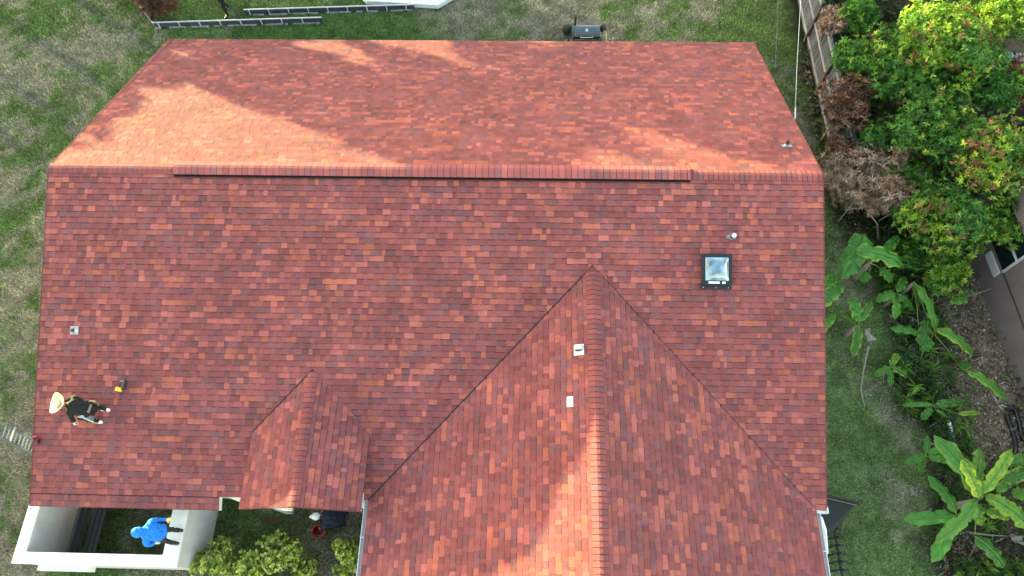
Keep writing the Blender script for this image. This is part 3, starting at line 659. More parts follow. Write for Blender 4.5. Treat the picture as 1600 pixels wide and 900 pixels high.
# ladder leaning on the left edge
ld = empty('ladder', label='grey aluminium extension ladder leaning on the left roof edge beside the red reel', cat='ladder')
yb = S(48, 690).y; ze = ZR + TT * yb
b0 = Vector((-10.9, yb + .16, 0)); t0 = Vector((-9.2, yb - .08, ze + 1.5)); dd = (t0 - b0).normalized()
for s in (-.15, .15):
    mb = MB(); mb.bar(b0 + Vector((0, s * 1.1, 0)), t0 + Vector((0, s, 0)), .028, .09, up=(1, 0, .2)); mb.build('rail', M['alu'], ld)
L = (t0 - b0).length; k = .3
while k < L - .1:
    q = b0 + dd * k; mb = MB(); mb.bar(q + Vector((0, -.145, 0)), q + Vector((0, .145, 0)), .022, .02, up=(1, 0, 0)); mb.build('rung', M['alu'], ld); k += .305
mb = MB(); q = b0 + dd * (L - .6); mb.bar(q + Vector((.05, -.16, 0)), q + Vector((.05, .17, 0)), .03, .03); mb.build('top_brace', M['whitemetal'], ld)
# bucket
bk = G(497, 830, .36)
bu = empty('bucket', (bk.x, bk.y, 0), 0, 'red plastic bucket on the dirt in front of the porch', 'bucket')
mb = MB(); mb.lathe([(.0, .012), (.12, .012), (.12, 0), (.128, 0), (.16, .35), (.172, .352), (.172, .366), (.15, .366), (.118, .02), (0, .02)], n=28); mb.build('pail', M['red'], bu, smooth=False)
mb = MB(); mb.tube([(.172 * math.cos(a), .172 * math.sin(a) * .3 - .172 * abs(math.sin(a)) * .9, .34 - .05 * math.sin(a)) for a in np.linspace(0, math.pi, 14)], .005, 6); mb.build('handle', M['galv'], bu)
q = G(424, 814); mb = MB(); mb.box((-.22, -.05, 0), (.22, .05, .04)); mb.box((-.22, .03, .04), (.22, .05, .07)); mb.box((-.22, -.05, .04), (.22, -.03, .07))
o = tag(mb.build('metal_channel', M['rust']), 'short rusty brown metal channel lying on the courtyard grass', 'scrap metal'); o.location = q; o.rotation_euler = (0, 0, R_(-8))

# grill behind the house
gq = G(916, 50, .95)
gr = empty('barrel_grill', (gq.x, gq.y, 0), R_(1), 'blue grey barrel charcoal grill with a chimney on the rear lawn', 'grill')
rb = .24; hl = .47
mb = MB(); n = 24; v = []; 
for x in (-hl, hl):
    for kk in range(n): a = math.pi * kk / (n - 1); v.append((x, rb * math.cos(a), .95 + rb * math.sin(a)))
f = [(kk, kk + 1, n + kk + 1, n + kk) for kk in range(n - 1)] + [tuple(range(n)), tuple(reversed(range(n, 2 * n)))]
mb.raw(v, f); lid = mb.build('lid', M['grillmetal'], gr)
mb = MB(); v = [(x, y, 1.9 - z) for x, y, z in v]; mb.raw(v, f); mb.build('firebox', M['black'], gr)
mb = MB(); mb.tube([(-hl + .06, .12, 1.1), (-hl + .06, .14, 1.52)], .038, 12); mb.tube([(-hl + .06, .14, 1.53), (-hl + .06, .14, 1.55)], .055, 12); mb.build('chimney', M['black'], gr)
mb = MB(); mb.tube([(-.0, -.12, 1.15), (-.0, -.14, 1.18)], .05, 16); mb.build('thermometer', M['whitemetal'], gr)
mb = MB(); mb.tube([(-.22, -.24, .98), (-.22, -.30, .99), (.22, -.30, .99), (.22, -.24, .98)], .013, 8); mb.build('handle', M['whitemetal'], gr)
mb = MB(); mb.box((-.5, -.56, .86), (.5, -.30, .885)); mb.build('front_shelf', M['charcoal'], gr)
mb = MB(); mb.box((-hl - .36, -.22, .86), (-hl - .03, .2, .885)); mb.build('side_shelf', M['charcoal'], gr)
for x in (-hl + .04, hl - .04):
    for y in (-.2, .2):
        mb = MB(); mb.bar((x, y, .08), (x, y * .7, .8), .035, .035, up=(1, 0, 0)); mb.build('leg', M['black'], gr)
for x in (-hl - .12, hl + .12):
    mb = MB(); mb.tube([(x - .03, .30, .20), (x + .03, .30, .20)], .19, 20); mb.tube([(x - .04, .30, .20), (x + .04, .30, .20)], .05, 10); mb.build('wheel', M['blackplastic'], gr)
mb = MB(); mb.lathe([(.15, .9), (.17, .93), (.17, 1.08), (.13, 1.17), (0, 1.2)], (-hl - .22, .1, 0), 18); mb.build('side_burner', M['black'], gr); mb = MB(); mb.lathe([(.09, .9), (.11, .93), (.11, 1.1), (.05, 1.16)], (hl + .12, .13, 0), 16); mb.build('side_burner', M['black'], gr)
mb = MB(); mb.tube([(hl + .12, .05, 1.0), (hl + .24, -.05, .95), (hl + .25, -.25, .8), (hl + .2, -.4, .4)], .012, 8); mb.build('hose', M['paleyellow'], gr)

# garden border panels at the top
def border(p0, p1, label, seed, ticks):
    a = Vector(p0); b = Vector(p1); d = b - a; L = d.length; d.normalize(); r = random.Random(seed)
    o = empty('border_fence', a, 0, label, 'fence', 'low garden border panels behind the house'); z = Vector((0, 0, 1)); nrm = Vector((d.y, -d.x, 0))
    mb = MB(); mb.bar((0, 0, .12), d * L + z * .12, .03, .22); mb.build('panel', M['bluepanel'], o)
    mb = MB(); mb.bar(z * .25, d * L + z * .25, .035, .035); mb.build('top_rail', M['whitemetal'], o)
    k = .2
    while k < L: mb = MB(); mb.bar(d * k + nrm * .03, d * k + z * .24 + nrm * .03, .035, .03, up=(1, 0, 0)); mb.build('post', M['whitemetal'], o); k += ticks
    mb = MB(); k = 0
    while k < L:
        w_ = r.uniform(.1, .35)
        if r.random() < .8:
            o1 = r.uniform(.04, .07); mb.face([d * k + nrm * .03 + z * .05, d * (k + w_) + nrm * .03 + z * .05, d * (k + w_ - .02) + nrm * (.03 + o1) + z * .012, d * (k + .03) + nrm * (.03 + o1 + r.uniform(-.02, .02)) + z * .012])
        k += w_
    sk_ = mb.build('skirt', M['rail'], o); s2 = sk_.modifiers.new('s', 'SOLIDIFY'); s2.thickness = .008
border(G(243, 43), G(505, 35), 'low dark blue border panel touching the grey pole, nearer the house', 5, .78)
border(G(384, 23), G(648, 15), 'low dark blue border panel ending beside the pale sheet, farther from the house', 6, .75)
a = G(205, -8, .04); b = G(242, 40, .04)
mb = MB(); mb.tube([a, b], .028, 8); tag(mb.build('pole', M['rail']), 'long grey pole lying on the grass at the corner of the border panels', 'pole')
# pale sheet stack / panel
pts = [G(556, -14, .22), G(572, 1, .22), G(684, 8, .22), G(708, -6, .22), G(700, -60, .22), G(560, -60, .22)]
mb = MB(); mb.face(pts); mb.face([p - Vector((0, 0, .18)) for p in reversed(pts)])
for i in range(len(pts)): j = (i + 1) % len(pts); mb.face([pts[i], pts[i] - Vector((0, 0, .18)), pts[j] - Vector((0, 0, .18)), pts[j]])
o = tag(mb.build('roofing_sheet', M['paleblue'], bevel=.01), 'pale blue white sheet lying on the lawn at the top behind the border panels', 'sheet')

# back fence (right)
fx0, fx1 = 12.52, 12.60
fe = empty('wooden_fence', (12.56, 0, 0), 0, 'grey weathered board fence with three rails along the right side of the rear garden', 'fence')
mb = MB(); y = 2.3; r = random.Random(4); yend = 20
while y < yend:
    g_ = r.uniform(.6, 1.3); hgt = 1.78 + r.uniform(-.03, .03)
    mb.box((0, y, .04), (.022, y + .105, hgt), col=(.052 * g_, .074 * g_, .110 * g_)); y += .115
mb.build('boards', M['wood'], fe)
for z in (.28, .95, 1.62):
    y = 2.3
    while y < yend: mb = MB(); mb.box((-.055, y + .02, z - .045), (-.003, y + 2.4, z + .045)); mb.build('rail', M['rail'], fe, bevel=.005); y += 2.44
y = 2.3
while y < yend: mb = MB(); mb.box((-.10, y - .05, 0), (-.006, y + .05, 1.85), col=(.05, .05, .05)); mb.build('post', M['wood'], fe); y += 2.44

# overhead cable
cp = empty('overhead_cable', (0, 0, 0), 0, 'thin pale overhead cable running up from the rear right roof edge', 'cable')
a = onplane(1242, 186, (0, 0, 1), 3.15); b = onplane(1251, 2, (0, 0, 1), 4.4); b2 = b + (b - a) * 1.2 + Vector((0, 0, .5))
mb = MB(); mb.tube([a, a.lerp(b, .5) - Vector((0, 0, .05)), b, b2], .007, 6); mb.build('wire', M['cable'], cp)
mb = MB(); mb.tube([a, a + Vector((0, .0, .0)) + (b - a).normalized() * .35], .018, 8); mb.build('clamp', M['white'], cp)
mb = MB(); a2 = onplane(1211, 110, (0, 0, 1), 2.0); b3 = onplane(1217, -20, (0, 0, 1), 2.6); mb.tube([a2, b3 + (b3 - a2) * .6], .005, 6)
tag(mb.build('guy_line', M['rail']), 'very thin pale line stretched over the rear lawn left of the main cable', 'line')
mb = MB(); a2 = G(1309, 347, .1); mb.tube([a2, (a2.x, a2.y, 1.6)], .022, 8); tag(mb.build('fence_post', M['galv']), 'thin galvanised post beside the roof below the brown dead shrub', 'post')

# black screen fence by the wing
zf = 1.25
bf = empty('shade_cloth', (0, 0, 0), 0, 'black mesh shade cloth stretched from the right house corner over the lawn', 'shade cloth')
cA = G(1278, 771, zf); cB = G(1340, 785, zf); cC = G(1296, 836, zf - .15); cD = G(1270, 850, zf - .15)
mb = MB(); tri = [cA, cB, cB.lerp(cC, .55) + Vector((.06, 0, -.05)), cC, cD]; mb.face(tri); o = mb.build('cloth', M['mesh'], bf); s2 = o.modifiers.new('s', 'SOLIDIFY'); s2.thickness = .012
mb = MB(); mb.bar(cA, cB, .05, .05); mb.build('top_rail', M['black'], bf)
mb = MB(); mb.bar(cA + Vector((0, -.07, .03)), cB + Vector((-.08, -.07, .03)), .02, .02); mb.build('trim', M['tan'], bf)
mb = MB(); mb.box((cB.x - .03, cB.y - .03, 0), (cB.x + .03, cB.y + .03, zf)); mb.build('post', M['black'], bf)
pf = empty('picket_fence', (0, 0, 0), 0, 'low black metal picket fence running along the right side of the wing', 'fence')
xf = G(1311, 860, 1.0).x
mb = MB()
mb.bar((xf, -7.6, .95), (xf, -14, .95), .05, .05); mb.bar((xf, -7.6, .15), (xf, -14, .15), .05, .05); mb.build('rail', M['black'], pf)
y = -7.65
while y > -9.9:
    mb = MB(); mb.bar((xf, y, .03), (xf, y, 1.15), .03, .03, up=(1, 0, 0)); mb.bar((xf - .16, y, .94), (xf + .17, y, .94), .05, .03); mb.build('picket', M['black'], pf); y -= .19

# neighbour house
A = G(1527, 440); B = G(1607, 655); dn = (B - A).normalized(); nn = Vector((-dn.y, dn.x, 0))
if nn.x < 0: nn = -nn
nh = empty('neighbour_house', (0, 0, 0), 0, 'mauve brown stucco wall of the neighbouring house with a white framed dark window', 'house')
W0 = A - dn * 2.2; W1 = A + dn * 11
mb = MB()
for (p0, p1, z0, z1) in ((W0, W1, -.05, 3.2),):
    v = [p0, p1, p1 + nn * 6, p0 + nn * 6]; mb.raw([(q.x, q.y, z0) for q in v] + [(q.x, q.y, z1) for q in v], [(0, 3, 2, 1), (4, 5, 6, 7), (0, 1, 5, 4), (1, 2, 6, 5), (2, 3, 7, 6), (3, 0, 4, 7)])
mb.build('wall', M['neighbour'], nh)
def onwall(px, py):  # point on the neighbour's wall plane
    return onplane(px, py, nn, nn.dot(A))
q = [onwall(1566, 388), onwall(1567, 425), onwall(1604, 404), onwall(1604, 372)]
zz0 = min(p.z for p in q); zz1 = max(p.z for p in q)
wa = onwall(1567, 425); wb = onwall(1604, 404)
def wbox(mb, s0, s1, z0, z1, o0, o1):
    v = [A + dn * s0 - nn * o0, A + dn * s1 - nn * o0, A + dn * s1 - nn * o1, A + dn * s0 - nn * o1]
    mb.raw([(p.x, p.y, z0) for p in v] + [(p.x, p.y, z1) for p in v], [(0, 3, 2, 1), (4, 5, 6, 7), (0, 1, 5, 4), (1, 2, 6, 5), (2, 3, 7, 6), (3, 0, 4, 7)])
sw = (onwall(1568, 424) - A).dot(dn); zw = onwall(1568, 424).z
win = empty('window'); win.parent = nh
mb = MB(); wbox(mb, sw - 1.6, sw, zw, zw + 1.2, -.04, .012); mb.build('pane', M['darkglass'], win)
mb = MB(); wbox(mb, sw - .02, sw + .05, zw - .03, zw + 1.2, -.02, .04); wbox(mb, sw - 1.6, sw, zw + .62, zw + .68, -.02, .045); mb.build('frame', M['whitemetal'], win)
mb = MB(); sv = (onwall(1556, 432) - A).dot(dn); zv = onwall(1556, 432).z
wbox(mb, sv - .75, sv + .0, zv - .04, zv + .24, 0, .06); mb.build('shutter', M['whitemetal'], win, bevel=.01)
mb = MB(); s1 = (onwall(1597, 500) - A).dot(dn); mb.tube([A + dn * sw - nn * .03 + Vector((0, 0, zw)), onwall(1597, 500) - nn * .03, onwall(1640, 620) - nn * .03], .016, 6); mb.build('wall_cable', M['black'], nh)
# neighbour shed with metal roof
q = G(1580, 98, 2.3); sh = empty('garden_shed', (q.x, q.y, 0), R_(-8), 'pale blue corrugated metal roofed shed glimpsed through the tree at the right edge', 'shed')
mb = MB()
for i in range(26): x = -1.3 + i * .12; mb.raw([(x, -1.2, 2.25), (x + .06, -1.2, 2.29), (x + .12, -1.2, 2.25), (x, .1, 2.6), (x + .06, .1, 2.64), (x + .12, .1, 2.6)], [(0, 1, 4, 3), (1, 2, 5, 4)])
mb.build('roof', M['corrug'], sh); mb = MB(); mb.box((-1.2, -1.1, 0), (1.7, 0, 2.2)); mb.build('wall', M['charcoal'], sh)
# corrugated black hose
pts = [G(*p, .08) for p in ((1599, 722), (1588, 712), (1586, 690), (1580, 668), (1573, 648), (1577, 638), (1586, 642), (1592, 660), (1598, 684), (1612, 700))]
def smoothpath(p, n=6):
    out = []
    for i in range(len(p) - 1):
        p0 = p[max(i - 1, 0)]; p1 = p[i]; p2 = p[i + 1]; p3 = p[min(i + 2, len(p) - 1)]
        for k in range(n):
            t = k / n; out.append(.5 * ((2 * p1) + (p2 - p0) * t + (2 * p0 - 5 * p1 + 4 * p2 - p3) * t * t + (3 * p1 - p0 - 3 * p2 + p3) * t ** 3))
    return out + [p[-1]]
sp = smoothpath(pts, 12); mb = MB(); mb.tube(sp, [.062 + .009 * (i % 2) for i in range(len(sp))], 12)
tag(mb.build('drain_hose', M['blackplastic']), 'black corrugated drain hose looped on the mulch by the mauve wall', 'hose')

# ============================================================ PLANTS
GREEN = [(.070, .21, .034), (.09, .27, .040), (.14, .34, .045), (.045, .13, .026)]
LIME = [(.27, .44, .04), (.18, .36, .03), (.38, .48, .06), (.10, .24, .025)]
BROWN = [(.16, .085, .05), (.22, .13, .085), (.10, .055, .035), (.28, .18, .13), (.19, .08, .05)]
RED = [(.30, .12, .07), (.22, .09, .06), (.34, .18, .10)]
TANB = [(.46, .32, .24), (.34, .22, .155), (.58, .44, .34), (.20, .125, .09)]
VARI = [(.58, .66, .15), (.42, .56, .08), (.70, .72, .26), (.28, .42, .06), (.09, .17, .03)]
def rosettes(cent, dirs, nl, L, wd, pal, r, spread=.95, colvar=.35, droop=.3):
    """cent (n,3), dirs (n,3): each a whorl of nl folded leaves"""
    n = len(cent); cent = np.repeat(cent, nl, 0); dr = np.repeat(dirs, nl, 0); m = len(cent)
    rv = r.normal(size=(m, 3)); rv -= (rv * dr).sum(1, keepdims=True) * dr; rv /= np.linalg.norm(rv, axis=1, keepdims=True) + 1e-9
    sp = r.uniform(.4, 1.15, (m, 1)) * spread
    d = dr * np.cos(sp) + rv * np.sin(sp); d[:, 2] -= droop * r.random(m); d /= np.linalg.norm(d, axis=1, keepdims=True)
    s = np.cross(d, dr); s /= np.linalg.norm(s, axis=1, keepdims=True) + 1e-9; u = np.cross(s, d)
    l = L * r.uniform(.6, 1.25, (m, 1)); w_ = wd * r.uniform(.7, 1.3, (m, 1))
    b = cent; t = cent + d * l - u * l * .12; lf = cent + d * l * .5 + s * w_ + u * w_ * .45; rt = cent + d * l * .5 - s * w_ + u * w_ * .45
    V = np.stack([b, lf, t, rt], 1).reshape(-1, 3); i = np.arange(m)[:, None] * 4
    F_ = np.concatenate([i + [0, 1, 2], i + [0, 2, 3]], 0)
    k = np.repeat(r.integers(0, len(pal), n), nl); c = np.array(pal)[k] * r.uniform(1 - colvar, 1 + colvar, (m, 1)) * np.repeat(r.uniform(.75, 1.25, (n, 1)), nl, 0)
    return V, F_, np.repeat(c, 4, 0)
def crownpts(n, rad, r, nclump=9, flat=.75, shell=.55):
    cl = r.normal(size=(nclump, 3)); cl /= np.linalg.norm(cl, axis=1, keepdims=True); cl *= rad * r.uniform(.25, .68, (nclump, 1)); cl[:, 2] = cl[:, 2] * flat
    cr_ = rad * r.uniform(.28, .52, nclump); k = r.integers(0, nclump, n); d = r.normal(size=(n, 3)); d /= np.linalg.norm(d, axis=1, keepdims=True)
    p = cl[k] + d * cr_[k][:, None] * (r.uniform(shell, 1, (n, 1))) * [1, 1, flat]
    dr = d + p / rad * .6 + [0, 0, .5]; dr /= np.linalg.norm(dr, axis=1, keepdims=True)
    return p, dr, cl
def merge(parts):
    V = []; F_ = []; C_ = []; o_ = 0
    for v, f, c in parts: V.append(v); F_.append(f + o_); C_.append(c); o_ += len(v)
    return np.concatenate(V), np.concatenate(F_), np.concatenate(C_)
def tree(name, base, cz, rad, n, pals, label, cat='tree', group=None, nl=9, L=.20, wd=.026, seed=1, flat=.75, trunk=.07, barkm='bark', leafm='leaf', lean=(0, 0), spread=1.1, shell=.5, nclump=10, sx=1, droop=.3, dens=1):
    r = np.random.default_rng(seed); o = empty(name, base, 0, label, cat, group)
    top = Vector((lean[0], lean[1], cz)); parts = []; pall = None
    for frac, pal in pals:
        p, dr, cl = crownpts(int(n * dens * frac), rad, np.random.default_rng(seed * 31 + int(frac * 1000)), nclump, flat, shell)
        p[:, 0] *= sx; pall = cl if pall is None else pall
        p = p + np.array(top); p[:, 2] = np.maximum(p[:, 2], .12); parts.append(rosettes(p, dr, nl, L, wd, pal, r, spread, droop=droop))
    V, F_, C_ = merge(parts); arr_mesh('crown', V, F_, C_, M[leafm], o)
    mb = MB(); fork = Vector((lean[0] * .3, lean[1] * .3, cz * .45)); mb.tube([(0, 0, -.05), fork * .5 + Vector((.03, .02, 0)), fork], [trunk, trunk * .8, trunk * .7], 10); mb.build('trunk', M[barkm], o, smooth=True)
    mb = MB()
    for c_ in pall: e = top + Vector((c_[0] * sx, c_[1], c_[2])); m = fork.lerp(e, .5) + Vector(r.normal(size=3) * .08); mb.tube([fork, m, e], [trunk * .55, trunk * .35, trunk * .12], 7)
    mb.build('limbs', M[barkm], o, smooth=True); return o
def at(px, py, z): q = G(px, py, z); return (q.x, q.y, 0)
gg = 'leafy green trees beyond the board fence'
tree('fruit_tree', at(1400, 95, 2.6), 2.6, 1.75, 520, [(.86, GREEN), (.10, LIME), (.04, RED)], 'broad deep green tree overhanging the board fence, the tree nearest the rear garden', group=gg, seed=11, dens=3.4, L=.15, wd=.017, shell=.35, nclump=16, nl=10)
tree('fruit_tree', at(1480, 60, 3.6), 3.6, 1.7, 520, [(.35, GREEN), (.6, LIME), (.05, RED)], 'tall tree with sunlit yellow green shoots at the top right', group=gg, seed=12, dens=3.4, L=.15, wd=.017, shell=.35, nclump=16, nl=10)
tree('fruit_tree', at(1460, 190, 2.5), 2.5, 1.75, 520, [(.88, GREEN), (.09, LIME), (.03, BROWN)], 'dense dark green tree in the middle of the right side trees', group=gg, seed=13, dens=3.4, L=.15, wd=.017, shell=.35, nclump=16, nl=10)
tree('fruit_tree', at(1560, 245, 3.0), 3.0, 1.6, 480, [(.34, LIME), (.48, GREEN), (.18, RED)], 'light green tree mixed with red brown leaf clusters at the right edge', group=gg, seed=14, dens=3.4, L=.15, wd=.017, shell=.35, nclump=16, nl=10)
tree('fruit_tree', at(1472, 350, 2.2), 2.2, 1.4, 420, [(.36, LIME), (.59, GREEN), (.05, RED)], 'bright lime green tree above the banana plants', group=gg, seed=15, dens=3.4, L=.15, wd=.017, shell=.35, nclump=16, nl=10)
tree('fruit_tree', at(1578, 345, 2.2), 2.0, 1.1, 260, [(.5, LIME), (.5, GREEN)], 'lime green tree overhanging the white framed window of the mauve wall', group=gg, seed=16, dens=3.4, L=.15, wd=.017, shell=.35, nclump=16, nl=10)
tree('fruit_tree', at(1592, 140, 2.2), 2.6, 1.1, 240, [(.55, RED), (.45, LIME)], 'tree with reddish brown leaf clusters in front of the metal shed roof', group=gg, seed=17, dens=3.4, L=.15, wd=.017, shell=.35, nclump=16, nl=10)
tree('fruit_tree', at(1575, 20, 3.2), 3.2, 1.6, 420, [(.6, LIME), (.4, GREEN)], 'yellow green tree at the top right corner', group=gg, seed=18, dens=3.4, L=.15, wd=.017, shell=.35, nclump=16, nl=10)
tree('fruit_tree', at(1475, 432, 1.2), 1.3, .75, 150, [(.75, LIME), (.25, GREEN)], 'small bright lime shrub at the edge of the mulch by the mauve wall', cat='shrub', seed=19, trunk=.04, dens=3.4, L=.15, wd=.017, shell=.35, nclump=16, nl=10)
tree('fruit_tree', at(1530, 120, 2.4), 2.6, 1.5, 420, [(.8, GREEN), (.2, LIME)], 'deep green tree just left of the metal shed roof', group=gg, seed=23, dens=3, L=.15, wd=.017, shell=.35, nclump=16, nl=10)
tree('fruit_tree', at(1405, 285, 1.5), 1.5, 1.2, 260, [(.95, GREEN), (.05, LIME)], 'low dark green tree right of the tan dead shrub', group=gg, seed=20, dens=3.4, L=.15, wd=.017, shell=.35, nclump=16, nl=10)
for (px_, py_, z_, rd_, n_, sd_, lb_) in ((1432, 322, 1.3, 1.0, 260, 24, 'low green tree between the tan dead shrub and the bright lime tree'), (1425, 395, .8, .75, 170, 25, 'low dark bush behind the two broad banana leaves'),
        (1370, 215, 1.6, .9, 220, 26, 'small dark green tree between the two largest dead shrubs'), (1338, 90, 2.4, .8, 200, 27, 'pale green leafy branch end touching the top of the board fence'), (1345, 20, 2.2, .9, 200, 28, 'dark bush behind the fence at the top edge')):
    tree('fruit_tree', at(px_, py_, z_), z_, rd_, n_, [(.93, GREEN), (.07, LIME)], lb_, 'tree', gg, seed=sd_, dens=3, L=.14, wd=.016, shell=.35, nclump=14, nl=10)
gd = 'dead brown shrubs by the board fence'
tree('dead_shrub', at(1318, 163, 2.0), 2.0, 1.15, 620, [(1, BROWN)], 'reddish brown dead shrub hanging over the middle of the board fence', 'shrub', gd, nl=9, L=.17, wd=.022, seed=31, leafm='deadleaf', barkm='drybark', trunk=.04)
tree('dead_shrub', at(1312, 232, 1.5), 1.5, .7, 220, [(1, BROWN)], 'small brown dead shrub between the roof edge and the fence', 'shrub', gd, nl=9, L=.15, wd=.018, seed=32, leafm='deadleaf', barkm='drybark', trunk=.04)
tree('dead_shrub', at(1364, 284, 1.6), 1.6, 1.5, 1500, [(1, TANB)], 'large tan dead shrub with fine dry twigs beside the roof ridge end', 'shrub', gd, nl=12, L=.17, wd=.010, seed=33, leafm='deadleaf', barkm='drybark', trunk=.05, spread=1.4, nclump=24, sx=1.15)
tree('dead_shrub', at(1300, 30, 1.9), 1.9, .7, 240, [(1, TANB)], 'greyish dead shrub on top of the fence near the top edge', 'shrub', gd, nl=10, L=.15, wd=.012, seed=34, leafm='deadleaf', barkm='drybark', trunk=.04)
tree('dead_shrub', at(1410, 245, 2.0), 2.0, .5, 70, [(1, TANB)], 'greyish brown dried tuft at the edge of the dark green tree', 'shrub', gd, nl=10, L=.14, wd=.012, seed=35, leafm='deadleaf', barkm='drybark', trunk=.03)
tree('dead_palm', at(238, -4, .8), .8, .85, 260, [(1, BROWN)], 'brown dry fronds of a dead shrub beside the border panels at the top left', 'shrub', nl=10, L=.34, wd=.010, seed=36, leafm='deadleaf', barkm='drybark', trunk=.06, droop=.9)
tree('dead_palm', at(190, -18, .5), .5, .5, 90, [(1, BROWN)], 'small brown dry clump at the top edge left of the grey pole', 'shrub', nl=10, L=.25, wd=.010, seed=37, leafm='deadleaf', barkm='drybark', trunk=.04, droop=.9)
# front shrubs
gs = 'yellow green shrubs in the front bed'
for i, (px, py, cz, rd, n, lb) in enumerate(((338, 868, .75, .74, 420, 'leftmost, against the white courtyard wall'), (392, 884, .75, .62, 300, 'second from the courtyard wall'),
        (440, 862, .85, .60, 300, 'third from the courtyard wall, the tallest clump'), (476, 893, .55, .42, 130, 'the sparse one below the bucket'), (541, 860, .85, .44, 220, 'against the left gutter of the wing'), (545, 893, .7, .38, 130, 'at the bottom edge beside the gutter'))):
    tree('variegated_shrub', at(px, py, cz), cz, rd, int(n * 2.2), [(1, VARI)], 'yellow green variegated shrub, ' + lb, 'shrub', gs, nl=9, L=.075, wd=.018, seed=41 + i, trunk=.025, shell=.7, nclump=9, droop=.1, flat=.8)

# banana plants
def banana_leaf(mb, base, tip, width, arch, r, yellow=0.0, twist=0.0, base_w=.3):
    base = Vector(base); tip = Vector(tip); d = tip - base; L = d.length; h = d.normalized(); up = Vector((0, 0, 1)); sd = h.cross(up).normalized()
    sd = (sd + up * twist).normalized(); nx_, ny_ = 22, 4; g0 = np.array((.060, .225, .028)) * r.uniform(.75, 1.3); yl = np.array((.50, .58, .04))
    rows = []; spine = []; edgeb = r.choice([0, .2, .6])
    for i in range(nx_ + 1):
        t = i / nx_; c = base + d * t + up * (arch * 4 * t * (1 - t) * (1 - .25 * t)); spine.append(c)
        wv = width * (min(1, (t / .16)) ** .6) * (1 - max(0, (t - .72) / .28) ** 2) * .5 if t > .0 else .01
        wv = max(wv, .004) * (1 + .05 * math.sin(i * 2.1 + L * 9))
        row = []
        for j in range(-ny_, ny_ + 1):
            s = j / ny_; tear = (.04 if r.random() < .86 else .5) * width * .5 * (abs(s) > .7) * r.random()
            row.append(c + sd * (s * (wv - tear)) + up * (-(.45 + .35 * math.sin(i * .9 + L * 5)) * abs(s) ** 1.4 * wv * .8 + .05 * wv * math.sin(i * 1.3 + j)) + up * (.18 * wv * min(abs(s) * 4, 1)))
        rows.append(row)
    m = 2 * ny_ + 1
    for i in range(nx_):
        for j in range(m - 1):
            s = abs((j + .5) / (m - 1) * 2 - 1); t = i / nx_
            yy = np.clip((yellow + (.5 * edgeb if s > .8 else 0)) * (.35 + 1.1 * s ** 2 + .4 * r.uniform(-1, 1)), 0, 1)
            c = (g0 * (1 - yy) + yl * yy) * (1 + .06 * ((i % 2) - .5)) * r.uniform(.95, 1.05)
            mb.face([rows[i][j], rows[i][j + 1], rows[i + 1][j + 1], rows[i + 1][j]], tuple(c))
    mid = [p + up * .014 for p in spine]
    mb.tube(mid, [.010 * (1 - .8 * i / nx_) + .002 for i in range(nx_ + 1)], 5, col=(.22, .36, .09))
def banana(center, zc, leaves, label, cat='banana plant', trunk=True, tr=.06, group='banana plants along the planting strip'):
    c = G(center[0], center[1], zc); base = Vector((c.x, c.y, 0)); o = empty('banana_plant', base, 0, label, cat, group); r = random.Random(int(center[0] * 7 + center[1]))
    for lf in leaves:
        (bx, by, bz), (tx, ty, tz), wd, ar, yl = lf[:5]
        b = G(bx, by, bz) - base; t = G(tx, ty, tz) - base
        mb = MB(); 
        banana_leaf(mb, b, t, wd, ar, r, yl, twist=lf[5] if len(lf) > 5 else 0)
        st = Vector((0, 0, zc * .9)); 
        if (b - st).length > .06: mb.tube([st, st.lerp(b, .5) + Vector((0, 0, .05)), b], [.025, .018, .014], 6, col=(.16, .25, .06))
        ob = mb.build('leaf', M['banana'], o, smooth=True)
    if trunk: mb = MB(); mb.tube([(0, 0, -.05), (.02, 0, zc * .5), (0, 0, zc * .95)], [tr * 1.3, tr, tr * .6], 10, col=(.2, .2, .1)); mb.build('trunk', M['drybark'], o, smooth=True)
    return o
banana((1527, 782), 1.35, [
 ((1535, 778, 1.45), (1459, 680, 1.75), .50, .22, .05), ((1530, 778, 1.55), (1501, 718, 1.85), .33, .12, .75), ((1531, 772, 1.4), (1581, 701, 1.7), .30, .18, .45),
 ((1540, 773, 1.4), (1612, 826, 1.35), .46, .2, .28), ((1526, 782, 1.45), (1461, 849, 1.25), .34, .28, .12), ((1521, 790, 1.2), (1534, 822, 1.1), .30, .1, .25),
 ((1540, 800, 1.15), (1580, 808, 1.1), .26, .1, .3), ((1520, 760, 1.2), (1530, 700, 1.2), .34, .15, .2), ((1523, 838, .9), (1572, 890, .7), .34, .15, 0)],
 'largest banana plant at the lower right with broad yellow green leaves', tr=.09)
banana((1493, 808), .95, [((1492, 806, 1.0), (1409, 813, 1.05), .34, .15, .0), ((1494, 802, 1.0), (1449, 743, 1.1), .30, .18, .0), ((1490, 812, 1.0), (1455, 879, .8), .36, .15, .04)], 'banana plant with three dark green leaves left of the largest one')
banana((1612, 745), 1.2, [((1605, 735, 1.2), (1566, 752, 1.2), .34, .15, 0), ((1610, 712, 1.2), (1572, 726, 1.0), .30, .12, 0), ((1615, 775, 1.1), (1580, 770, 1.0), .34, .1, .1), ((1585, 745, .8), (1556, 768, .8), .25, .1, .1)], 'banana plant at the right edge above the largest one')
banana((1445, 712), .6, [((1448, 712, .6), (1413, 724, .6), .22, .08, 0), ((1450, 714, .6), (1491, 722, .55), .22, .08, 0), ((1446, 708, .65), (1449, 680, .7), .18, .06, 0), ((1448, 708, .6), (1480, 700, .6), .18, .08, 0), ((1444, 716, .5), (1436, 738, .4), .16, .05, 0)], 'small dark banana plant above the three leaved one', tr=.04)
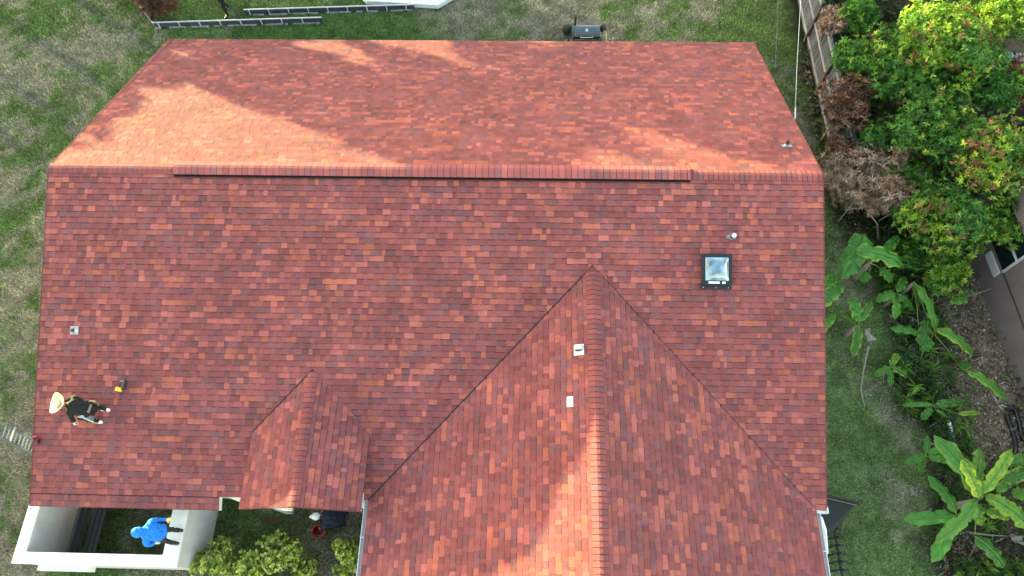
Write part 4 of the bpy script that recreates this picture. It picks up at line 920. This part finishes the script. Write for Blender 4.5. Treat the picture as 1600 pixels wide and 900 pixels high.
banana((1362, 408), 1.2, [((1352, 366, 1.7), (1314, 436, 1.5), .66, .22, 0, .1), ((1336, 391, 1.9), (1412, 414, 1.6), .52, .22, 0), ((1374, 402, 1.0), (1405, 368, 1.1), .30, .1, 0), ((1375, 420, .9), (1395, 440, .8), .35, .1, 0), ((1358, 428, .9), (1345, 440, .6), .3, .1, 0)], 'banana plant with two very broad leaves beside the roof under the dead shrub', tr=.08)
banana((1284, 462), 1.1, [((1279, 478, 1.2), (1316, 442, 1.1), .42, .12, 0), ((1283, 452, 1.1), (1305, 430, .9), .34, .1, 0), ((1282, 520, .9), (1305, 490, .9), .22, .1, 0)], 'banana plant half hidden under the right roof edge')
banana((1342, 506), .95, [((1342, 503, 1.0), (1330, 464, 1.1), .34, .1, 0), ((1343, 502, 1.0), (1363, 470, 1.1), .22, .1, 0), ((1341, 508, 1.0), (1333, 558, .8), .26, .14, .02), ((1340, 505, .9), (1308, 488, .8), .15, .08, 0)], 'banana plant with an upright leaf and a dry papery stump over the lawn edge')
banana((1430, 440), 1.1, [((1428, 442, 1.2), (1463, 522, .8), .36, .3, .12, .35), ((1436, 520, .5), (1391, 513, .6), .26, .1, 0), ((1450, 500, .7), (1437, 540, .4), .36, .08, 0), ((1425, 470, .6), (1395, 480, .5), .3, .08, 0)], 'banana plant with a long arching leaf spotted yellow')
banana((1458, 516), .7, [((1463, 513, 1.0), (1521, 556, .7), .30, .22, .12), ((1455, 530, .5), (1440, 550, .3), .3, .05, 0), ((1500, 575, .35), (1516, 566, .3), .28, .04, 0)], 'banana plant with one long leaf reaching over the brown mulch', tr=.04)
banana((1508, 582), .6, [((1511, 580, .8), (1573, 626, .6), .26, .2, .06)], 'single banana leaf on a bent dry stalk over the mulch', tr=.03)
banana((1457, 633), .5, [((1457, 632, .55), (1409, 633, .5), .14, .06, 0), ((1455, 636, .5), (1440, 656, .4), .22, .05, .05), ((1462, 632, .55), (1505, 627, .5), .22, .06, 0), ((1462, 640, .5), (1480, 652, .45), .12, .05, 0), ((1497, 647, .5), (1532, 645, .5), .12, .05, .6)], 'small banana plant with thin leaves near the pale stake', tr=.03)
banana((1492, 468), .6, [((1512, 466, .8), (1484, 470, .7), .32, .05, .05)], 'short broken banana leaf on a pale twig over the mulch', tr=.02)
banana((1400, 462), .8, [((1402, 460, .9), (1428, 485, .6), .30, .12, 0), ((1398, 458, .9), (1368, 470, .7), .28, .12, 0), ((1400, 465, .8), (1398, 500, .5), .26, .1, .1), ((1402, 456, .9), (1415, 432, .8), .26, .1, 0)], 'dark green banana clump in the tangle between the broad leaves and the arching leaf', tr=.05)
banana((1390, 575), .45, [((1392, 573, .5), (1420, 590, .35), .2, .08, 0), ((1388, 573, .5), (1366, 588, .35), .2, .08, .1), ((1390, 577, .5), (1392, 604, .3), .2, .06, 0), ((1391, 570, .5), (1404, 552, .5), .2, .06, .2)], 'small banana clump beside the long pale dry stalk', tr=.04)
# dry stalks, stumps, stakes
def stick(pts, r0, label, name='dry_stalk', m='drybark', cat='stalk', group='dry stalks on the planting strip'):
    mb = MB(); mb.tube(pts, [r0 * (1 - .6 * i / (len(pts) - 1)) for i in range(len(pts))], 8); return tag(mb.build(name, M[m], smooth=True), label, cat, group)
stick([G(1357, 540, .5), G(1349, 580, .12), G(1345, 610, .06), G(1351, 636, .04)], .032, 'long pale dry stalk lying down from the papery banana stump onto the lawn')
stick([G(1483, 660, .45), G(1488, 678, .2), G(1493, 690, .02)], .05, 'straight whitish stake between the thin leaved and largest banana plants', 'stake', 'white')
stick([G(1373, 385, .3), G(1371, 350, .8), G(1352, 325, 1.2), G(1320, 327, 1.3)], .035, 'bare forked branch arching left below the tan dead shrub')
stick([G(1373, 345, .8), G(1390, 335, 1.1), G(1408, 322, 1.3)], .022, 'thin bare branch rising to the right below the tan dead shrub')
stick([G(1550, 451, .6), G(1530, 457, .5), G(1510, 463, .4), G(1465, 478, .3)], .016, 'thin pale twig holding the short broken banana leaf')
stick([G(1487, 650, .4), G(1470, 655, .2), G(1452, 668, .05)], .022, 'grey forked twig below the thin leaved banana plant')
stick([G(1515, 832, .6), G(1545, 836, .5), G(1580, 838, .4)], .025, 'pale dry stalk lying right of the largest banana plant')
stick([G(1512, 880, .2), G(1520, 860, .3), G(1528, 848, .5)], .025, 'grey white dry stalk under the largest banana plant')
def paper(px, py, z, s, label, rz=0, sd=1):
    r = random.Random(sd); mb = MB(); n = 7; q = G(px, py, z); grid = [[Vector(((i / n - .5) * s * 1.5 * (1 - .5 * j / n), (j / n - .5) * s * 2, .25 * s * math.sin(i * 1.1 + j * .9) + .12 * s * r.uniform(-1, 1))) for i in range(n + 1)] for j in range(n + 1)]
    for j in range(n):
        for i in range(n): mb.face([grid[j][i], grid[j][i + 1], grid[j + 1][i + 1], grid[j + 1][i]], (.42 * r.uniform(.8, 1.1), .36, .32))
    o = mb.build('dry_leaf', M['deadleaf'], smooth=True); o.location = q; o.rotation_euler = (.2, .15, rz); s2 = o.modifiers.new('s', 'SOLIDIFY'); s2.thickness = .006
    return tag(o, label, 'dry leaf', 'large papery dry leaves on the planting strip')
paper(1358, 523, .7, .18, 'pale papery dry leaf hanging on the banana stump beside the lawn', .3, 1)
paper(1426, 768, .05, .12, 'pale pinkish dry leaf on bare soil left of the three leaved banana plant', .1, 2)
paper(1424, 411, .6, .12, 'crumpled white dry leaf below the lime green tree', 1.0, 3)
paper(1303, 465, .9, .12, 'whitish dry leaf hanging under the banana leaf at the roof edge', .8, 4)
paper(1589, 842, .5, .17, 'pale yellow curled leaf at the lower right edge', 1.3, 5)
r = np.random.default_rng(83); n = 150
x = r.uniform(11.3, 16, n); y = r.uniform(-9, 1.5, n); _, sss = patch(x, y); k = sss > .3; x = x[k]; y = y[k]; m = len(x)
cen = np.stack([x, y, r.uniform(.03, .25, m)], -1); dr = r.normal(size=(m, 3)) * .6 + [0, 0, .3]; dr /= np.linalg.norm(dr, axis=1, keepdims=True)
V, F_, C_ = rosettes(cen, dr, 5, .34, .022, [(.34, .29, .24), (.22, .18, .14), (.42, .38, .33), (.14, .11, .085)], r, 1.3)
tag(arr_mesh('dead_fronds', V, F_, C_, M['deadleaf']), 'dry shredded banana fronds scattered on the planting strip', 'dead fronds', kind='stuff')
# undergrowth (nobody could count it)
def under(r, n):
    x = r.uniform(11.6, 19, n); y = r.uniform(-10.5, 9, n); _, s = patch(x, y)
    mulch = (x > 14.5 + .1 * (y + 1)) & (x < 16.4) & (y < .8) & (y > -5.5)
    k = (s > .5) & (fbm(x, y, .8, 91) > .38) & ~(mulch & (r.random(n) < .93)); return x[k], y[k]
r = np.random.default_rng(77); x, y = under(r, 12000)
cen = np.stack([x, y, r.uniform(.02, .30, len(x))], -1); dr = r.normal(size=(len(x), 3)) * .4 + [0, 0, 1]; dr /= np.linalg.norm(dr, axis=1, keepdims=True)
V, F_, C_ = rosettes(cen, dr, 8, .12, .014, [(.045, .11, .02), (.065, .15, .026), (.11, .21, .03), (.03, .07, .016), (.12, .10, .07), (.20, .17, .13)], r, 1.2)
tag(arr_mesh('undergrowth', V, F_, C_, M['leaf']), 'low dark green ferns and weeds covering the soil of the planting strip', 'undergrowth', kind='stuff')
r = np.random.default_rng(78); n = 900
x = r.uniform(13.4, 15.8, n); y = r.uniform(-10.5, -8.3, n); cen = np.stack([x, y, r.uniform(.2, .7, n)], -1); dr = r.normal(size=(n, 3)) * .4 + [0, 0, 1]; dr /= np.linalg.norm(dr, axis=1, keepdims=True)
V, F_, C_ = rosettes(cen, dr, 9, .2, .035, [(.035, .08, .014), (.055, .12, .02), (.12, .22, .03)], r, 1.2)
tag(arr_mesh('ground_cover', V, F_, C_, M['leaf']), 'leafy green ground cover along the bottom edge under the largest banana plant', 'ground cover', kind='stuff')

r = np.random.default_rng(80); n = 420
x = r.uniform(11.6, 14.8, n); y = r.uniform(-7.5, 1.0, n); _, sss = patch(x, y); k = sss > .45; x = x[k]; y = y[k]; m = len(x); cen = np.stack([x, y, r.uniform(.12, .45, m)], -1); dr = r.normal(size=(m, 3)) * .3 + [0, 0, 1]; dr /= np.linalg.norm(dr, axis=1, keepdims=True)
V, F_, C_ = rosettes(cen, dr, 13, .30, .022, [(.05, .13, .02), (.075, .18, .028), (.14, .28, .03), (.035, .085, .018)], r, 1.25)
tag(arr_mesh('fern', V, F_, C_, M['leaf']), 'tangled ferns growing among the banana plants', 'ferns', kind='stuff')
r = np.random.default_rng(79); n = 2600
x = r.uniform(12.9, 19, n); y = r.uniform(.6, 13, n); cen = np.stack([x, y, r.uniform(.1, .9, n)], -1); dr = r.normal(size=(n, 3)) * .5 + [0, 0, 1]; dr /= np.linalg.norm(dr, axis=1, keepdims=True)
V, F_, C_ = rosettes(cen, dr, 9, .18, .026, [(.025, .06, .014), (.035, .085, .018), (.05, .12, .02), (.09, .065, .045)], r, 1.2)
tag(arr_mesh('ground_cover', V, F_, C_, M['leaf']), 'dark tangled ground cover under the trees beyond the board fence', 'ground cover', kind='stuff')

# ============================================================ TREES AND HEDGE BEYOND THE LAWN (north-west; they shade the ground and most of the rear slope)
su = Vector((-math.sin(AZ), math.cos(AZ), 0)); sp_ = Vector((math.cos(AZ), math.sin(AZ), 0))
def shade_tree(q, s, cz, rad, n, seed, label, flat=1.0, L=.34, wd=.07, sx=1, nclump=16):
    b = sp_ * q + su * s
    return tree('shade_tree', (b.x, b.y, 0), cz, rad, n, [(1, GREEN)], label, 'tree', 'tall trees north west of the lawn', nl=8, L=L, wd=wd, seed=seed, flat=flat, trunk=.2, shell=.2, nclump=nclump)
for (q_, s_, cz_, rd_, n_, sd_, fl_, lb_) in (
    (.65, 27, 6.2, 1.85, 3200, 61, 1.3, 'tall dense tree north west of the lawn, left end of the tall ones'), (2.0, 29, 6.7, 1.5, 2400, 65, 1.4, 'tall dense tree second from the left of the tall ones'),
    (3.9, 33, 7.1, 1.2, 600, 67, 1.75, 'thin open tree in the gap between the tall trees'), (6.4, 28, 6.5, 1.85, 3400, 62, 1.45, 'tall broad tree north of the lawn right of the thin open tree'),
    (8.7, 29, 6.6, 2.1, 3400, 63, 1.35, 'tall broad tree north of the lawn, fifth of the tall ones'), (11.2, 28, 6.1, 2.1, 3000, 68, 1.15, 'tall broad tree north of the lawn, right end of the tall ones'),
    (-5.1, 28, 5.85, 1.5, 1600, 64, 1.0, 'round tree west of the lawn, tallest of the three small ones'), (-3.5, 28, 5.1, 1.4, 1300, 66, 1.0, 'round tree west of the lawn, middle one of the three small ones'), (-1.6, 28, 4.35, 1.45, 1300, 69, .9, 'round tree west of the lawn, lowest of the three small ones')):
    shade_tree(q_, s_, cz_, rd_, n_, sd_, lb_, fl_)
hb = empty('hedge', (0, 0, 0), 0, 'long tall clipped hedge beyond the lawn', 'hedge')
r = np.random.default_rng(90); n = 11000
q = r.uniform(-14, 24, n); s_ = 26 + r.normal(size=n) * .35; z = r.uniform(.3, 1, n) ** .7 * (4.0 + 2.6 * np.clip((q - 10) / 1.5, 0, 1) + .5 * (fbm(q, q * 0, .6, 95) - .5))
cen = np.stack([sp_.x * q + su.x * s_, sp_.y * q + su.y * s_, z], -1); dr = r.normal(size=(n, 3)); dr /= np.linalg.norm(dr, axis=1, keepdims=True)
V, F_, C_ = rosettes(cen, dr, 7, .32, .10, GREEN, r, 1.3); arr_mesh('foliage', V, F_, C_, M['leaf'], hb)
